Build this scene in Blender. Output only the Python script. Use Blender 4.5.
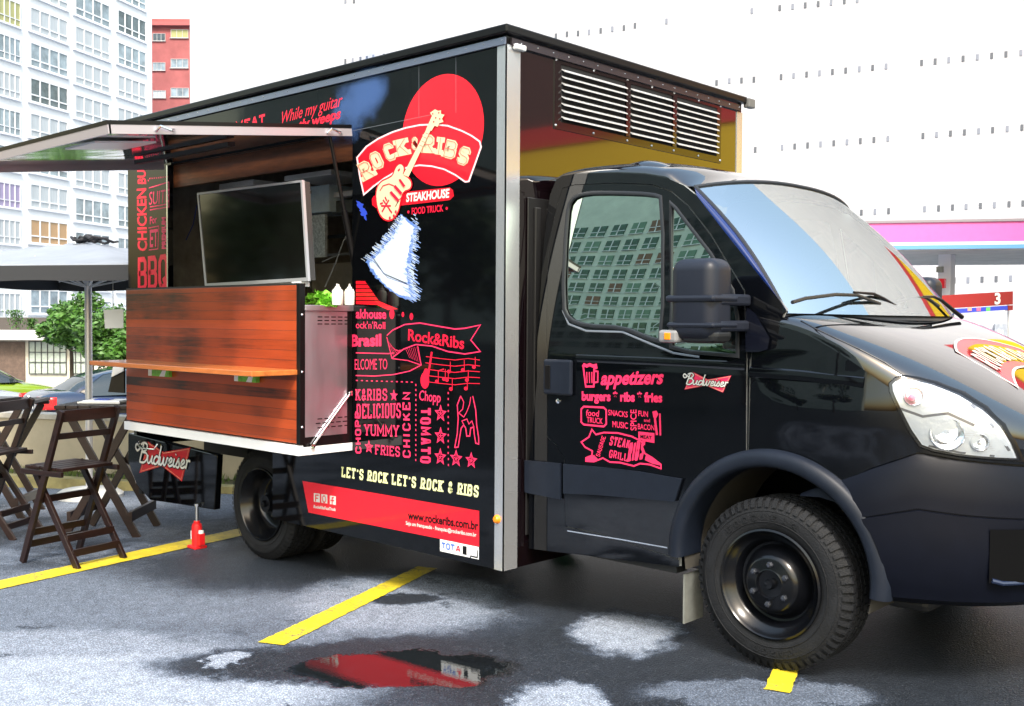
import bpy, bmesh, math, random
from mathutils import Vector, Matrix, noise
from mathutils.geometry import delaunay_2d_cdt
random.seed(7)
R = math.radians
D = bpy.data
scene = bpy.context.scene
for o in list(D.objects): D.objects.remove(o)
COL = scene.collection

# ------------------------------------------------------------------ camera
CP = Vector((2.2036, -3.9055, 1.47)); F = 1058.0
_h, _p, _r = R(132.7), R(-1.81), R(-0.37)
fw = Vector((math.cos(_h)*math.cos(_p), math.sin(_h)*math.cos(_p), math.sin(_p)))
rt0 = Vector((math.sin(_h), -math.cos(_h), 0)); up0 = rt0.cross(fw)
rt = rt0*math.cos(_r) - up0*math.sin(_r); up = rt0*math.sin(_r) + up0*math.cos(_r)
cam = D.objects.new('camera', D.cameras.new('camera')); COL.objects.link(cam)
cam.matrix_world = Matrix.Translation(CP) @ Matrix((rt, up, -fw)).transposed().to_4x4()
cam.data.sensor_width = 36; cam.data.lens = F/1024*36
cam.data.clip_start = .05; cam.data.clip_end = 2000
scene.camera = cam

# ------------------------------------------------------------------ light
SUN_EL, SUN_AZ = 50.0, 318.0      # azimuth: direction the light comes from, degrees from +X
world = D.worlds.new('World'); scene.world = world; world.use_nodes = True
wn = world.node_tree; bg = wn.nodes['Background']
sky = wn.nodes.new('ShaderNodeTexSky'); sky.sky_type = 'NISHITA'; sky.sun_disc = False
sky.sun_elevation = R(SUN_EL); sky.sun_rotation = R(90-SUN_AZ)
sky.air_density = 2.3; sky.dust_density = 4.0; sky.ozone_density = 1.0
wn.links.new(sky.outputs[0], bg.inputs[0]); bg.inputs[1].default_value = .15
sl = D.lights.new('sun', 'SUN'); sl.energy = 1.5; sl.angle = R(12); sl.color = (1, .97, .93)
so = D.objects.new('sun', sl); COL.objects.link(so)
sd = Vector((math.cos(R(SUN_AZ))*math.cos(R(SUN_EL)), math.sin(R(SUN_AZ))*math.cos(R(SUN_EL)), math.sin(R(SUN_EL))))
so.rotation_euler = (-sd).to_track_quat('-Z', 'Y').to_euler()
vs = scene.view_settings
vs.view_transform = 'Standard'; vs.look = 'None'; vs.exposure = 1.5; vs.gamma = 1.0
scene.render.engine = 'CYCLES'

# ------------------------------------------------------------------ survey helpers
def ray(x, y): return fw + rt*((x-512)/F) - up*((y-353)/F)
def on(x, y, ax, v):                 # measured photo point -> point on a wall plane
    d = ray(x, y); return CP + d*((v-CP[ax])/d[ax])
def S(x, y): return on(x, y, 1, 0.0)         # on the box's side wall (Y = 0)
def gz(x):
    if x > 0: return -.035
    if x > -9.5: return -.035 + .022*x
    return max(-1.05, -.244 + (x+9.5)*.15)
def gnd(x, y):
    d = ray(x, y); t = (-.035+.022*CP.x-CP.z)/(d.z-.022*d.x); P = CP+d*t
    if P.x > 0: t = (-.035-CP.z)/d.z; P = CP+d*t
    return P
def dep(x, y, Z): return CP + ray(x, y)*Z
XB = -1.453; YC = 1.15; W_BOX = 2.27

# ------------------------------------------------------------------ materials
MATS = {}
def mat(name, col=(.5,.5,.5), rough=.5, metal=0., spec=.5, var=0., vs_=8., bump=0., bs=60., coat=0., trans=0., emit=None, ior=1.5, alpha=1., stretch=None, rvar=0.):
    if name in MATS: return MATS[name]
    m = D.materials.new(name); m.use_nodes = True; n = m.node_tree.nodes; L = m.node_tree.links
    b = n['Principled BSDF']; b.inputs['Base Color'].default_value = (*col, 1)
    b.inputs['Roughness'].default_value = rough; b.inputs['Metallic'].default_value = metal
    b.inputs['Specular IOR Level'].default_value = spec; b.inputs['IOR'].default_value = ior
    b.inputs['Coat Weight'].default_value = coat; b.inputs['Coat Roughness'].default_value = .03
    b.inputs['Transmission Weight'].default_value = trans; b.inputs['Alpha'].default_value = alpha
    if emit: b.inputs['Emission Color'].default_value = (*emit[0], 1); b.inputs['Emission Strength'].default_value = emit[1]
    if var or bump or rvar:
        tc = n.new('ShaderNodeTexCoord'); src = tc.outputs['Object']
        if stretch:
            mp = n.new('ShaderNodeMapping'); mp.inputs['Scale'].default_value = stretch; L.new(src, mp.inputs[0]); src = mp.outputs[0]
        if var or rvar:
            t = n.new('ShaderNodeTexNoise'); t.inputs['Scale'].default_value = vs_; t.inputs['Detail'].default_value = 6; t.inputs['Roughness'].default_value = .65
            L.new(src, t.inputs['Vector'])
            if var:
                r = n.new('ShaderNodeValToRGB'); L.new(t.outputs[0], r.inputs[0])
                r.color_ramp.elements[0].position = .3; r.color_ramp.elements[1].position = .7
                r.color_ramp.elements[0].color = (*[c*(1-var) for c in col], 1); r.color_ramp.elements[1].color = (*[min(1, c*(1+var)) for c in col], 1)
                L.new(r.outputs[0], b.inputs['Base Color'])
            if rvar:
                mr = n.new('ShaderNodeMapRange'); mr.inputs[3].default_value = max(.01, rough-rvar); mr.inputs[4].default_value = rough+rvar
                mr.inputs[1].default_value = .3; mr.inputs[2].default_value = .7
                L.new(t.outputs[0], mr.inputs[0]); L.new(mr.outputs[0], b.inputs['Roughness'])
        if bump:
            t2 = n.new('ShaderNodeTexNoise'); t2.inputs['Scale'].default_value = bs; t2.inputs['Detail'].default_value = 3; L.new(src, t2.inputs['Vector'])
            bp = n.new('ShaderNodeBump'); bp.inputs['Strength'].default_value = bump; bp.inputs['Distance'].default_value = .01
            L.new(t2.outputs[0], bp.inputs['Height']); L.new(bp.outputs[0], b.inputs['Normal'])
    MATS[name] = m; return m

PAINT = mat('black_gloss_paint', (.0018,.0022,.003), .05, spec=.40, bump=.06, bs=2.2)
CABP = mat('cab_paint', (.0016,.002,.0032), .04, spec=.55, rvar=.02, vs_=5)
BONP = mat('bonnet_paint', (.003,.0035,.0055), .05, spec=.8, coat=1., rvar=.02, vs_=5)
PLAST = mat('grey_black_plastic', (.0085,.012,.021), .42, spec=.22, var=.15, vs_=14, bump=.05, bs=400)
DARKP = mat('dark_plastic', (.012,.013,.015), .5)
RUB = mat('rubber_seal', (.012,.014,.018), .45)
TYRE = mat('tyre_rubber', (.0085,.0095,.012), .7, spec=.3, var=.3, vs_=18, bump=.3, bs=120)
RIM = mat('rim_black', (.003,.0035,.005), .20, spec=.4)
ALU = mat('aluminium', (.82,.84,.87), .22, metal=1., var=.06, vs_=3, rvar=.08)
WHITEM = mat('white_painted_metal', (.75,.77,.80), .35, var=.05, vs_=4)
STEEL = mat('stainless_steel', (.52,.50,.56), .48, metal=1., var=.12, vs_=3, rvar=.1, stretch=(1,1,.2))
MIRR = mat('polished_ceiling_steel', (.72,.74,.74), .07, metal=1., bump=.5, bs=1.6)
RED = mat('red_vinyl', (.80,.008,.022), .28, coat=.3)
HOT = mat('bright_red_vinyl', (.80,.010,.045), .3)
PINKR = mat('pink_red_vinyl', (.85,.03,.12), .35)
WHT = mat('white_vinyl', (.70,.69,.66), .35)
CREAM = mat('cream_vinyl', (.74,.58,.38), .35)
LIME = mat('pale_yellow_vinyl', (.80,.84,.42), .35)
BLK = mat('black_vinyl', (.004,.0035,.004), .3, spec=.3)
BLUEV = mat('deep_blue_vinyl', (.03,.07,.55), .3)
ICE = mat('ice_white_vinyl', (.52,.62,.76), .3)
CHRM = mat('chrome', (.85,.85,.87), .08, metal=1.)
DARK = mat('dark_interior', (.018,.017,.016), .6)
YEL = mat('road_paint_yellow', (.60,.47,.02), .55, var=.22, vs_=9)
def worn(m_):
    N = m_.node_tree.nodes; L = m_.node_tree.links; b = N['Principled BSDF']; src = b.inputs['Base Color'].links[0].from_socket
    g_ = N.new('ShaderNodeNewGeometry'); t = N.new('ShaderNodeTexNoise'); t.inputs['Scale'].default_value = 38; t.inputs['Detail'].default_value = 8; t.inputs['Roughness'].default_value = .8; L.new(g_.outputs['Position'], t.inputs['Vector'])
    t2 = N.new('ShaderNodeTexNoise'); t2.inputs['Scale'].default_value = 3; t2.inputs['Detail'].default_value = 4; L.new(g_.outputs['Position'], t2.inputs['Vector'])
    a = N.new('ShaderNodeMath'); a.operation = 'MULTIPLY_ADD'; L.new(t2.outputs[0], a.inputs[0]); a.inputs[1].default_value = .45; L.new(t.outputs[0], a.inputs[2])
    mr = N.new('ShaderNodeMapRange'); mr.inputs[1].default_value = .76; mr.inputs[2].default_value = .86; L.new(a.outputs[0], mr.inputs[0])
    mx = N.new('ShaderNodeMix'); mx.data_type = 'RGBA'; L.new(mr.outputs[0], mx.inputs[0]); L.new(src, mx.inputs[6]); mx.inputs[7].default_value = (.10,.10,.08,1); L.new(mx.outputs[2], b.inputs['Base Color'])
worn(YEL)
WOODK = mat('dark_wood', (.013,.005,.004), .38, var=.45, vs_=5, stretch=(1,1,8), bump=.1, bs=40)
PAPER = mat('white_paper', (.82,.84,.86), .7)

# ------------------------------------------------------------------ mesh builder
def off(o):
    v = Vector((0,0,0))
    while o is not None: v += o.location; o = o.parent
    return v
class MB:
    def __init__(s): s.v = []; s.f = []
    def add(s, vs, fs):
        k = len(s.v); s.v += [Vector(v) for v in vs]; s.f += [tuple(i+k for i in f) for f in fs]; return s
    def box(s, a, b, M=None):
        x0,y0,z0 = a; x1,y1,z1 = b
        vs = [Vector(p) for p in ((x0,y0,z0),(x1,y0,z0),(x1,y1,z0),(x0,y1,z0),(x0,y0,z1),(x1,y0,z1),(x1,y1,z1),(x0,y1,z1))]
        if M is not None: vs = [M @ v for v in vs]
        return s.add(vs, [(0,3,2,1),(4,5,6,7),(0,1,5,4),(1,2,6,5),(2,3,7,6),(3,0,4,7)])
    def bar(s, a, b, w, h, upv=(0,0,1)):          # rectangular bar from a to b
        a = Vector(a); b = Vector(b); d = (b-a); l = d.length; d.normalize()
        x = d.cross(Vector(upv))
        if x.length < 1e-4: x = d.cross(Vector((0,1,0)))
        x.normalize(); y = x.cross(d)
        vs = [p + x*sx*w/2 + y*sy*h/2 for p in (a, b) for sx, sy in ((-1,-1),(1,-1),(1,1),(-1,1))]
        return s.add(vs, [(3,2,1,0),(4,5,6,7),(0,1,5,4),(1,2,6,5),(2,3,7,6),(3,0,4,7)])
    def tube(s, pts, r, n=10, cap=True):
        pts = [Vector(p) for p in pts]; rs = r if isinstance(r, (list, tuple)) else [r]*len(pts)
        k = len(s.v); ref = None
        for i, p in enumerate(pts):
            d = (pts[min(i+1,len(pts)-1)] - pts[max(i-1,0)]).normalized()
            if ref is None: ref = d.orthogonal().normalized()
            ref = (ref - d*ref.dot(d)).normalized(); q = d.cross(ref)
            for j in range(n):
                a = 2*math.pi*j/n; s.v.append(p + (ref*math.cos(a)+q*math.sin(a))*rs[i])
        for i in range(len(pts)-1):
            for j in range(n):
                s.f.append((k+i*n+j, k+i*n+(j+1)%n, k+(i+1)*n+(j+1)%n, k+(i+1)*n+j))
        if cap:
            s.f.append(tuple(k+j for j in reversed(range(n)))); s.f.append(tuple(k+(len(pts)-1)*n+j for j in range(n)))
        return s
    def lathe(s, prof, M=None, n=32, closed=False):        # prof: (radius, height) about local Z
        k = len(s.v); m = len(prof)
        for i in range(n):
            a = 2*math.pi*i/n
            for r, h in prof:
                v = Vector((r*math.cos(a), r*math.sin(a), h)); s.v.append(M @ v if M is not None else v)
        for i in range(n):
            for j in range(m-1 if not closed else m):
                a0 = k+i*m+j; a1 = k+i*m+(j+1)%m; b0 = k+((i+1)%n)*m+j; b1 = k+((i+1)%n)*m+(j+1)%m
                s.f.append((a0,b0,b1,a1))
        return s
    def grid(s, fn, nu, nv, flip=False):
        k = len(s.v)
        for i in range(nu+1):
            for j in range(nv+1): s.v.append(Vector(fn(i/nu, j/nv)))
        for i in range(nu):
            for j in range(nv):
                q = (k+i*(nv+1)+j, k+(i+1)*(nv+1)+j, k+(i+1)*(nv+1)+j+1, k+i*(nv+1)+j+1)
                s.f.append(q[::-1] if flip else q)
        return s
    def prism(s, pts, d):                        # planar polygon extruded by vector d
        pts = [Vector(p) for p in pts]; n = len(pts); d = Vector(d)
        return s.add(pts+[p+d for p in pts], [tuple(range(n))[::-1], tuple(range(n,2*n))]+[(i,(i+1)%n,n+(i+1)%n,n+i) for i in range(n)])
    def build(s, name, m, parent=None, smooth=False, world=True, bevel=0, sharp=40, solid=0, subsurf=0):
        me = D.meshes.new(name); o = D.objects.new(name, me); COL.objects.link(o)
        offv = off(parent) if (parent is not None and world) else Vector((0,0,0))
        me.from_pydata([v-offv for v in s.v], [], s.f); me.materials.append(m); me.update()
        b = bmesh.new(); b.from_mesh(me); bmesh.ops.recalc_face_normals(b, faces=b.faces) if not getattr(s,'keep',False) else None
        b.to_mesh(me); b.free()
        if smooth:
            me.polygons.foreach_set('use_smooth', [True]*len(me.polygons))
            me.set_sharp_from_angle(angle=R(sharp))
        if solid:
            q = o.modifiers.new('solid', 'SOLIDIFY'); q.thickness = solid; q.offset = 0
        if bevel:
            q = o.modifiers.new('bevel', 'BEVEL'); q.width = bevel; q.segments = 2; q.limit_method = 'ANGLE'; q.angle_limit = R(40)
        if subsurf:
            q = o.modifiers.new('sub', 'SUBSURF'); q.levels = subsurf; q.render_levels = subsurf
        if parent is not None: o.parent = parent
        return o
def tag(o, label=None, cat=None, group=None, kind=None):
    if label: o['label'] = label
    if cat: o['category'] = cat
    if group: o['group'] = group
    if kind: o['kind'] = kind
    return o
def empty(name, loc, rz=0):
    o = D.objects.new(name, None); o.empty_display_size = .2; COL.objects.link(o); o.location = loc; o.rotation_euler = (0,0,rz); return o
def children(o): return [c for c in D.objects if c.parent == o]
def copy_tree(o, parent=None):
    ch = children(o); c = o.copy(); COL.objects.link(c); c.parent = parent
    for k in ch: copy_tree(k, c)
    return c

SC = {
'B':(1.0,[[(.30,.80),(.0,.92),(-.32,1.1),(-.42,.82),(-.15,.62),(.08,.80)],[(.42,1.12),(.30,.55),(.20,.0)],[(.12,1.05),(.55,1.22),(.88,1.02),(.72,.72),(.36,.62)],[(.42,.62),(.86,.60),(.96,.24),(.62,-.04),(.2,.02)]]),
'u':(.62,[[(0,.5),(-.02,.12),(.14,-.02),(.34,.14),(.44,.5)],[(.44,.5),(.42,.10),(.54,0),(.66,.10)]]),
'd':(.64,[[(.46,.40),(.26,.52),(.02,.32),(.06,.04),(.24,-.02),(.44,.2)],[(.62,1.12),(.46,.12),(.56,0),(.68,.10)]]),
'w':(.82,[[(0,.5),(-.02,.10),(.12,-.02),(.28,.15),(.36,.5)],[(.36,.5),(.34,.10),(.46,-.02),(.62,.15),(.68,.5),(.80,.42)]]),
'e':(.46,[[(.0,.20),(.24,.24),(.38,.38),(.26,.52),(.06,.36),(.03,.10),(.18,-.02),(.48,.14)]]),
'i':(.30,[[(.1,.5),(.03,.12),(.14,0),(.32,.12)],[(.17,.70),(.20,.76)]]),
's':(.42,[[(-.05,.05),(.20,.54),(.20,.40),(.34,.18),(.24,-.02),(.02,.05)]]),
'r':(.42,[[(.05,.52),(.14,.42),(.06,0)],[(.10,.34),(.24,.50),(.42,.44)]]),
}
def scripttext(mb, txt, fr, th, shear=.22):
    W = sum(SC[c][0] for c in txt)+.1; H = fr.ey.length; wx = fr.ex.length; ux = fr.ex.normalized(); x = 0
    uy0 = fr.ey-ux*fr.ey.dot(ux); uy = uy0.normalized(); k = wx/W
    for c in txt:
        w, pls = SC[c]
        for pl in pls:
            p = pl
            for _ in range(2):
                if len(p) > 2:
                    q = [p[0]]
                    for a, b in zip(p, p[1:]): q += [(a[0]*.75+b[0]*.25, a[1]*.75+b[1]*.25), (a[0]*.25+b[0]*.75, a[1]*.25+b[1]*.75)]
                    p = q+[p[-1]]
            p = [((x+a[0]+shear*a[1])*k, a[1]*H) for a in p]
            ribbon(mb, p, th*H, lambda a, b, h: fr.O+ux*a+uy*b+fr.n*h)
        x += w
# flat decals: strips and text in a frame (O, ex, ey)
class Frame:
    def __init__(s, O, ex, ey, n): s.O, s.ex, s.ey, s.n = Vector(O), Vector(ex), Vector(ey), Vector(n)
    def at(s, u, v, h=0): return s.O + s.ex*u + s.ey*v + s.n*h
LAY = [0]
def layer(): LAY[0] = (LAY[0]+1) % 40; return .0006 + LAY[0]*.00004
def strip2d(pts, t, closed=False):               # mitred ribbon in 2D -> left, right lists
    n = len(pts); Lp = []; Rp = []
    for i in range(n):
        p = pts[i]; a = pts[i-1] if (i > 0 or closed) else None; b = pts[(i+1) % n] if (i < n-1 or closed) else None
        d1 = Vector((p[0]-a[0], p[1]-a[1])).normalized() if a is not None else None
        d2 = Vector((b[0]-p[0], b[1]-p[1])).normalized() if b is not None else None
        if d1 is None: d1 = d2
        if d2 is None: d2 = d1
        n1 = Vector((-d1.y, d1.x)); n2 = Vector((-d2.y, d2.x)); m = n1+n2
        if m.length < .1: m = n1
        m.normalize(); k = t/2/max(.5, m.dot(n1)); Lp.append((p[0]+m.x*k, p[1]+m.y*k)); Rp.append((p[0]-m.x*k, p[1]-m.y*k))
    return Lp, Rp
def ribbon(mb, pts, t, fr3, h=None, closed=False):  # pts 2D metres, fr3(x,y,h)->3D
    h = layer() if h is None else h
    Lp, Rp = strip2d(pts, t, closed); n = len(pts); vs = [fr3(*p, h) for p in Lp]+[fr3(*p, h) for p in Rp]
    fs = [(i,(i+1)%n,n+(i+1)%n,n+i) for i in range(n if closed else n-1)]
    mb.add(vs, fs)
G = {
'A':[[(0,0),(.42,1),(.58,1),(1,0)],[(.2,.33),(.8,.33)]],
'B':[[(0,.0),(0,1),(.75,1),(.95,.88),(.95,.62),(.75,.52),(0,.52)],[(.6,.52),(.8,.52),(1,.4),(1,.13),(.8,0),(0,0)]],
'C':[[(1,.72),(1,.82),(.78,1),(.22,1),(0,.82),(0,.18),(.22,0),(.78,0),(1,.18),(1,.28)]],
'D':[[(0,0),(0,1),(.7,1),(1,.8),(1,.2),(.7,0),(0,0)]],
'E':[[(1,.8),(1,1),(0,1),(0,0),(1,0),(1,.2)],[(0,.52),(.7,.52)]],
'F':[[(1,.8),(1,1),(0,1),(0,0)],[(0,.52),(.7,.52)]],
'G':[[(1,.75),(1,.82),(.78,1),(.22,1),(0,.82),(0,.18),(.22,0),(.78,0),(1,.18),(1,.48),(.6,.48)]],
'H':[[(0,0),(0,1)],[(1,0),(1,1)],[(0,.5),(1,.5)]],
'I':[[(.5,0),(.5,1)]],
'K':[[(0,0),(0,1)],[(.95,1),(.05,.42)],[(.32,.6),(1,0)]],
'L':[[(0,1),(0,0),(1,0),(1,.25)]],
'M':[[(0,0),(0,1),(.5,.3),(1,1),(1,0)]],
'N':[[(0,0),(0,1),(1,0),(1,1)]],
'O':[[(.22,0),(0,.18),(0,.82),(.22,1),(.78,1),(1,.82),(1,.18),(.78,0),(.22,0)]],
'P':[[(0,0),(0,1),(.75,1),(1,.85),(1,.62),(.75,.48),(0,.48)]],
'Q':[[(.22,0),(0,.18),(0,.82),(.22,1),(.78,1),(1,.82),(1,.18),(.78,0),(.22,0)],[(.55,.3),(1,-.05)]],
'R':[[(0,0),(0,1),(.75,1),(1,.86),(1,.62),(.75,.48),(0,.48)],[(.5,.48),(1,0)]],
'S':[[(1,.72),(1,.84),(.8,1),(.2,1),(0,.84),(0,.66),(.2,.54),(.8,.46),(1,.34),(1,.16),(.8,0),(.2,0),(0,.16),(0,.28)]],
'T':[[(0,.78),(0,1),(1,1),(1,.78)],[(.5,1),(.5,0)]],
'U':[[(0,1),(0,.18),(.22,0),(.78,0),(1,.18),(1,1)]],
'V':[[(0,1),(.5,0),(1,1)]],
'W':[[(0,1),(.25,0),(.5,.8),(.75,0),(1,1)]],
'Y':[[(0,1),(.5,.45),(1,1)],[(.5,.45),(.5,0)]],
'&':[[(1,0),(.22,.72),(.22,.9),(.4,1),(.6,1),(.75,.88),(.72,.72),(.1,.35),(.08,.14),(.3,0),(.6,0),(1,.42)]],
"'":[[(.5,1),(.5,.75)]],
'.':[[(.4,.03),(.6,.03)]],
}
def blocktext(mb, txt, fr, th=.16, gap=.3, serif=True, asp=None):
    """block letters filling the frame's unit square; th = stroke relative to height"""
    H = fr.ey.length; W = fr.ex.length
    wts = [(.45 if c in "I'." else .5 if c == ' ' else 1.25 if c in 'MW' else 1.) for c in txt]
    unit = W/(sum(wts)+gap*(len(txt)-1)); x = 0; t = th*H
    ux = fr.ex.normalized(); uy = fr.ey.normalized()
    def f3(a, b, h): return fr.O + ux*a + uy*b + fr.n*h
    for c, w in zip(txt, wts):
        if c in G:
            ww = unit*w
            for pl in G[c]:
                p = [(x+t/2+q[0]*(ww-t), t/2+q[1]*(H-t)) for q in pl]
                if c in 'IT' and len(pl) == 2 and pl[0][0] == .5: p = [(x+ww/2, a[1]) for a in p]
                ribbon(mb, p, t, f3)
                if serif:
                    for e in (0, -1):
                        if pl[e][1] in (0, 1) and c not in "&'SCG":
                            ribbon(mb, [(p[e][0]-t*.95, p[e][1]), (p[e][0]+t*.95, p[e][1])], t*.8, f3)
        x += unit*w+gap*unit
TXT = {}
def textraw(s, bold=0.0):
    key = (s, bold)
    if key in TXT: return TXT[key]
    cu = D.curves.new('t', 'FONT'); cu.body = s; cu.resolution_u = 3; cu.offset = bold
    o = D.objects.new('t', cu); COL.objects.link(o)
    dg = bpy.context.evaluated_depsgraph_get(); me = o.evaluated_get(dg).to_mesh()
    vs = [v.co.copy() for v in me.vertices]; fs = [tuple(p.vertices) for p in me.polygons]
    o.evaluated_get(dg).to_mesh_clear(); D.objects.remove(o); D.curves.remove(cu)
    TXT[key] = (vs, fs); return TXT[key]
def fonttext(mb, s, fr, bold=.0, shear=0., hfn=None):
    vs, fs = textraw(s, bold); x0 = min(v.x for v in vs); x1 = max(v.x for v in vs); h = layer()
    cap = .70
    out = []
    for v in vs:
        u = (v.x-x0)/(x1-x0); w = v.y/cap; u2 = u + shear*w*fr.ey.length/max(1e-6, fr.ex.length)
        out.append(fr.at(u2, w + (hfn(u) if hfn else 0), h))
    mb.add(out, fs)
def FR(A, B, T, proj=S, n=(0,-1,0)):   # frame from three photo measurements on a plane
    a, b, t = proj(*A), proj(*B), proj(*T); return Frame(a, b-a, t-a, n)
def polyS(mb, pts, proj=S, n=(0,-1,0), h=None):
    h = layer() if h is None else h
    P = [proj(*p)+Vector(n)*h for p in pts]
    # triangulate robustly in the plane
    a = Vector(n); e1 = a.orthogonal().normalized(); e2 = a.cross(e1)
    q = [Vector((p.dot(e1), p.dot(e2))) for p in P]; c = P[0].dot(a)
    r = delaunay_2d_cdt(q, [], [list(range(len(q)))], 1, 1e-6)
    mb.add([e1*v.x+e2*v.y+a*c for v in r[0]], [tuple(f) for f in r[2]])
def lineS(mb, pts, t, proj=S, n=(0,-1,0), closed=False):
    P = [proj(*p) for p in pts]; a = Vector(n); e1 = a.orthogonal().normalized(); e2 = a.cross(e1); c = P[0].dot(a)
    ribbon(mb, [(p.dot(e1), p.dot(e2)) for p in P], t, lambda x, y, h: e1*x+e2*y+a*(c+h), closed=closed)

# ================================================================== GROUND
def ground_material():
    m = D.materials.new('wet_asphalt'); m.use_nodes = True; N = m.node_tree.nodes; L = m.node_tree.links; b = N['Principled BSDF']
    geo = N.new('ShaderNodeNewGeometry'); P = geo.outputs['Position']
    def noise_(scale, det=5, rough=.6, src=None):
        t = N.new('ShaderNodeTexNoise'); t.inputs['Scale'].default_value = scale; t.inputs['Detail'].default_value = det; t.inputs['Roughness'].default_value = rough
        L.new(src or P, t.inputs['Vector']); return t
    def math_(op, a, c, clamp=False):
        t = N.new('ShaderNodeMath'); t.operation = op; t.use_clamp = clamp
        for i, q in enumerate((a, c)):
            if q is None: continue
            if isinstance(q, (int, float)): t.inputs[i].default_value = q
            else: L.new(q, t.inputs[i])
        return t.outputs[0]
    def rng(src, a, c, lo=0., hi=1.):
        t = N.new('ShaderNodeMapRange'); t.interpolation_type = 'SMOOTHSTEP'
        for i, q in enumerate((a, c, lo, hi)): t.inputs[i+1].default_value = q
        L.new(src, t.inputs[0]); return t.outputs[0]
    # warped position
    wn_ = noise_(1.3, 6, .72); sub = N.new('ShaderNodeVectorMath'); sub.operation = 'SUBTRACT'; L.new(wn_.outputs['Color'], sub.inputs[0]); sub.inputs[1].default_value = (.5,.5,.5)
    sc = N.new('ShaderNodeVectorMath'); sc.operation = 'SCALE'; sc.inputs['Scale'].default_value = .55; L.new(sub.outputs[0], sc.inputs[0])
    ad = N.new('ShaderNodeVectorMath'); L.new(P, ad.inputs[0]); L.new(sc.outputs[0], ad.inputs[1])
    wf = noise_(7.5, 5, .75); sub2 = N.new('ShaderNodeVectorMath'); sub2.operation = 'SUBTRACT'; L.new(wf.outputs['Color'], sub2.inputs[0]); sub2.inputs[1].default_value = (.5,.5,.5)
    sc2 = N.new('ShaderNodeVectorMath'); sc2.operation = 'SCALE'; sc2.inputs['Scale'].default_value = .22; L.new(sub2.outputs[0], sc2.inputs[0])
    ad2 = N.new('ShaderNodeVectorMath'); L.new(ad.outputs[0], ad2.inputs[0]); L.new(sc2.outputs[0], ad2.inputs[1]); WP = ad2.outputs[0]
    def ell(l, r, y, t, bt, e0=1.22, e1=.72):      # ellipse measured in the photo -> ground patch
        a = gnd(l, y); c = gnd(r, y); f1 = gnd((l+r)/2, t); f2 = gnd((l+r)/2, bt)
        cx = (f1+f2)/2; mp = N.new('ShaderNodeMapping'); mp.vector_type = 'TEXTURE'
        mp.inputs['Location'].default_value = (cx.x, cx.y, cx.z); mp.inputs['Rotation'].default_value = (0, 0, _h-math.pi/2)
        mp.inputs['Scale'].default_value = ((a-c).length/2, (f1-f2).length/2, 50)
        L.new(WP, mp.inputs[0]); ln = N.new('ShaderNodeVectorMath'); ln.operation = 'LENGTH'; L.new(mp.outputs[0], ln.inputs[0])
        return rng(ln.outputs['Value'], e0, e1)
    # dryness 0 wet .. 1 dry; starts damp with noise
    base = noise_(.9, 7, .7, WP); dry = rng(base.outputs[0], .34, .62, .28, .68)
    def setp(mask, val):
        nonlocal dry
        t = N.new('ShaderNodeMix'); t.data_type = 'FLOAT'; L.new(mask, t.inputs[0]); L.new(dry, t.inputs[2]); t.inputs[3].default_value = val; dry = t.outputs[0]
    dt = N.new('ShaderNodeVectorMath'); dt.operation = 'DOT_PRODUCT'; L.new(WP, dt.inputs[0]); dt.inputs[1].default_value = tuple(fw)
    setp(rng(dt.outputs['Value'], 8.6+CP.dot(fw), 9.4+CP.dot(fw)), .85)     # far lot
    sy = N.new('ShaderNodeSeparateXYZ'); L.new(WP, sy.inputs[0]); setp(rng(sy.outputs[1], -3.9, -5.2), .06)      # unseen lot behind, wet and set dark for the truck's reflections
    setp(ell(-420, 330, 590, 572, 640), .62)               # pale band left
    setp(ell(-360, 330, 676, 645, 760), .98)               # bright dry corner
    setp(ell(-200, 210, 645, 632, 660), .80)
    setp(ell(140, 470, 560, 540, 590, 1.3, .6), .22)       # damp by the jack
    setp(ell(270, 900, 575, 520, 612, 1.2, .75), .03)      # wet below the truck
    setp(ell(420, 1500, 660, 585, 900, 1.1, .8), .13)      # wet front half of the bay
    setp(ell(290, 520, 600, 572, 634), .78)                # dry island by the yellow line
    setp(ell(370, 450, 597, 592, 603), .15)
    setp(ell(170, 640, 662, 640, 686, 1.2, .8), .16)       # damp ring
    setp(ell(215, 250, 660, 651, 668), .9)
    setp(ell(300, 520, 668, 652, 688, 1.1, .9), .0)        # the puddle
    setp(ell(575, 690, 632, 612, 655), .92)                # dry patch
    setp(ell(515, 615, 700, 680, 730), .92)
    setp(ell(650, 870, 692, 678, 712, 1.2, .8), .55)
    setp(ell(860, 1100, 660, 600, 740, 1.2, .7), .14)
    pud = ell(292, 508, 670, 652, 689, 1.05, .93)
    # spots
    sp = noise_(4.2, 4, .6, WP); setp(rng(sp.outputs[0], .64, .70, 0, .55), .15)
    agg = noise_(95, 4, .85); agg2 = N.new('ShaderNodeTexVoronoi'); agg2.inputs['Scale'].default_value = 115; L.new(P, agg2.inputs['Vector'])
    med = noise_(16, 5, .7)
    dr2 = math_('ADD', dry, math_('MULTIPLY', math_('SUBTRACT', agg.outputs[0], .5), math_('ADD', math_('MULTIPLY', dry, 1.3), .12)), True)
    cr = N.new('ShaderNodeValToRGB'); L.new(dr2, cr.inputs[0]); e = cr.color_ramp.elements
    e[0].position = 0; e[0].color = (.010,.012,.014,1); e[1].position = 1; e[1].color = (.40,.455,.55,1)
    x = e.new(.35); x.color = (.036,.047,.068,1); x = e.new(.65); x.color = (.165,.20,.265,1)
    mixc = N.new('ShaderNodeMix'); mixc.data_type = 'RGBA'; mixc.blend_type = 'MULTIPLY'; mixc.inputs[0].default_value = 1
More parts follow.
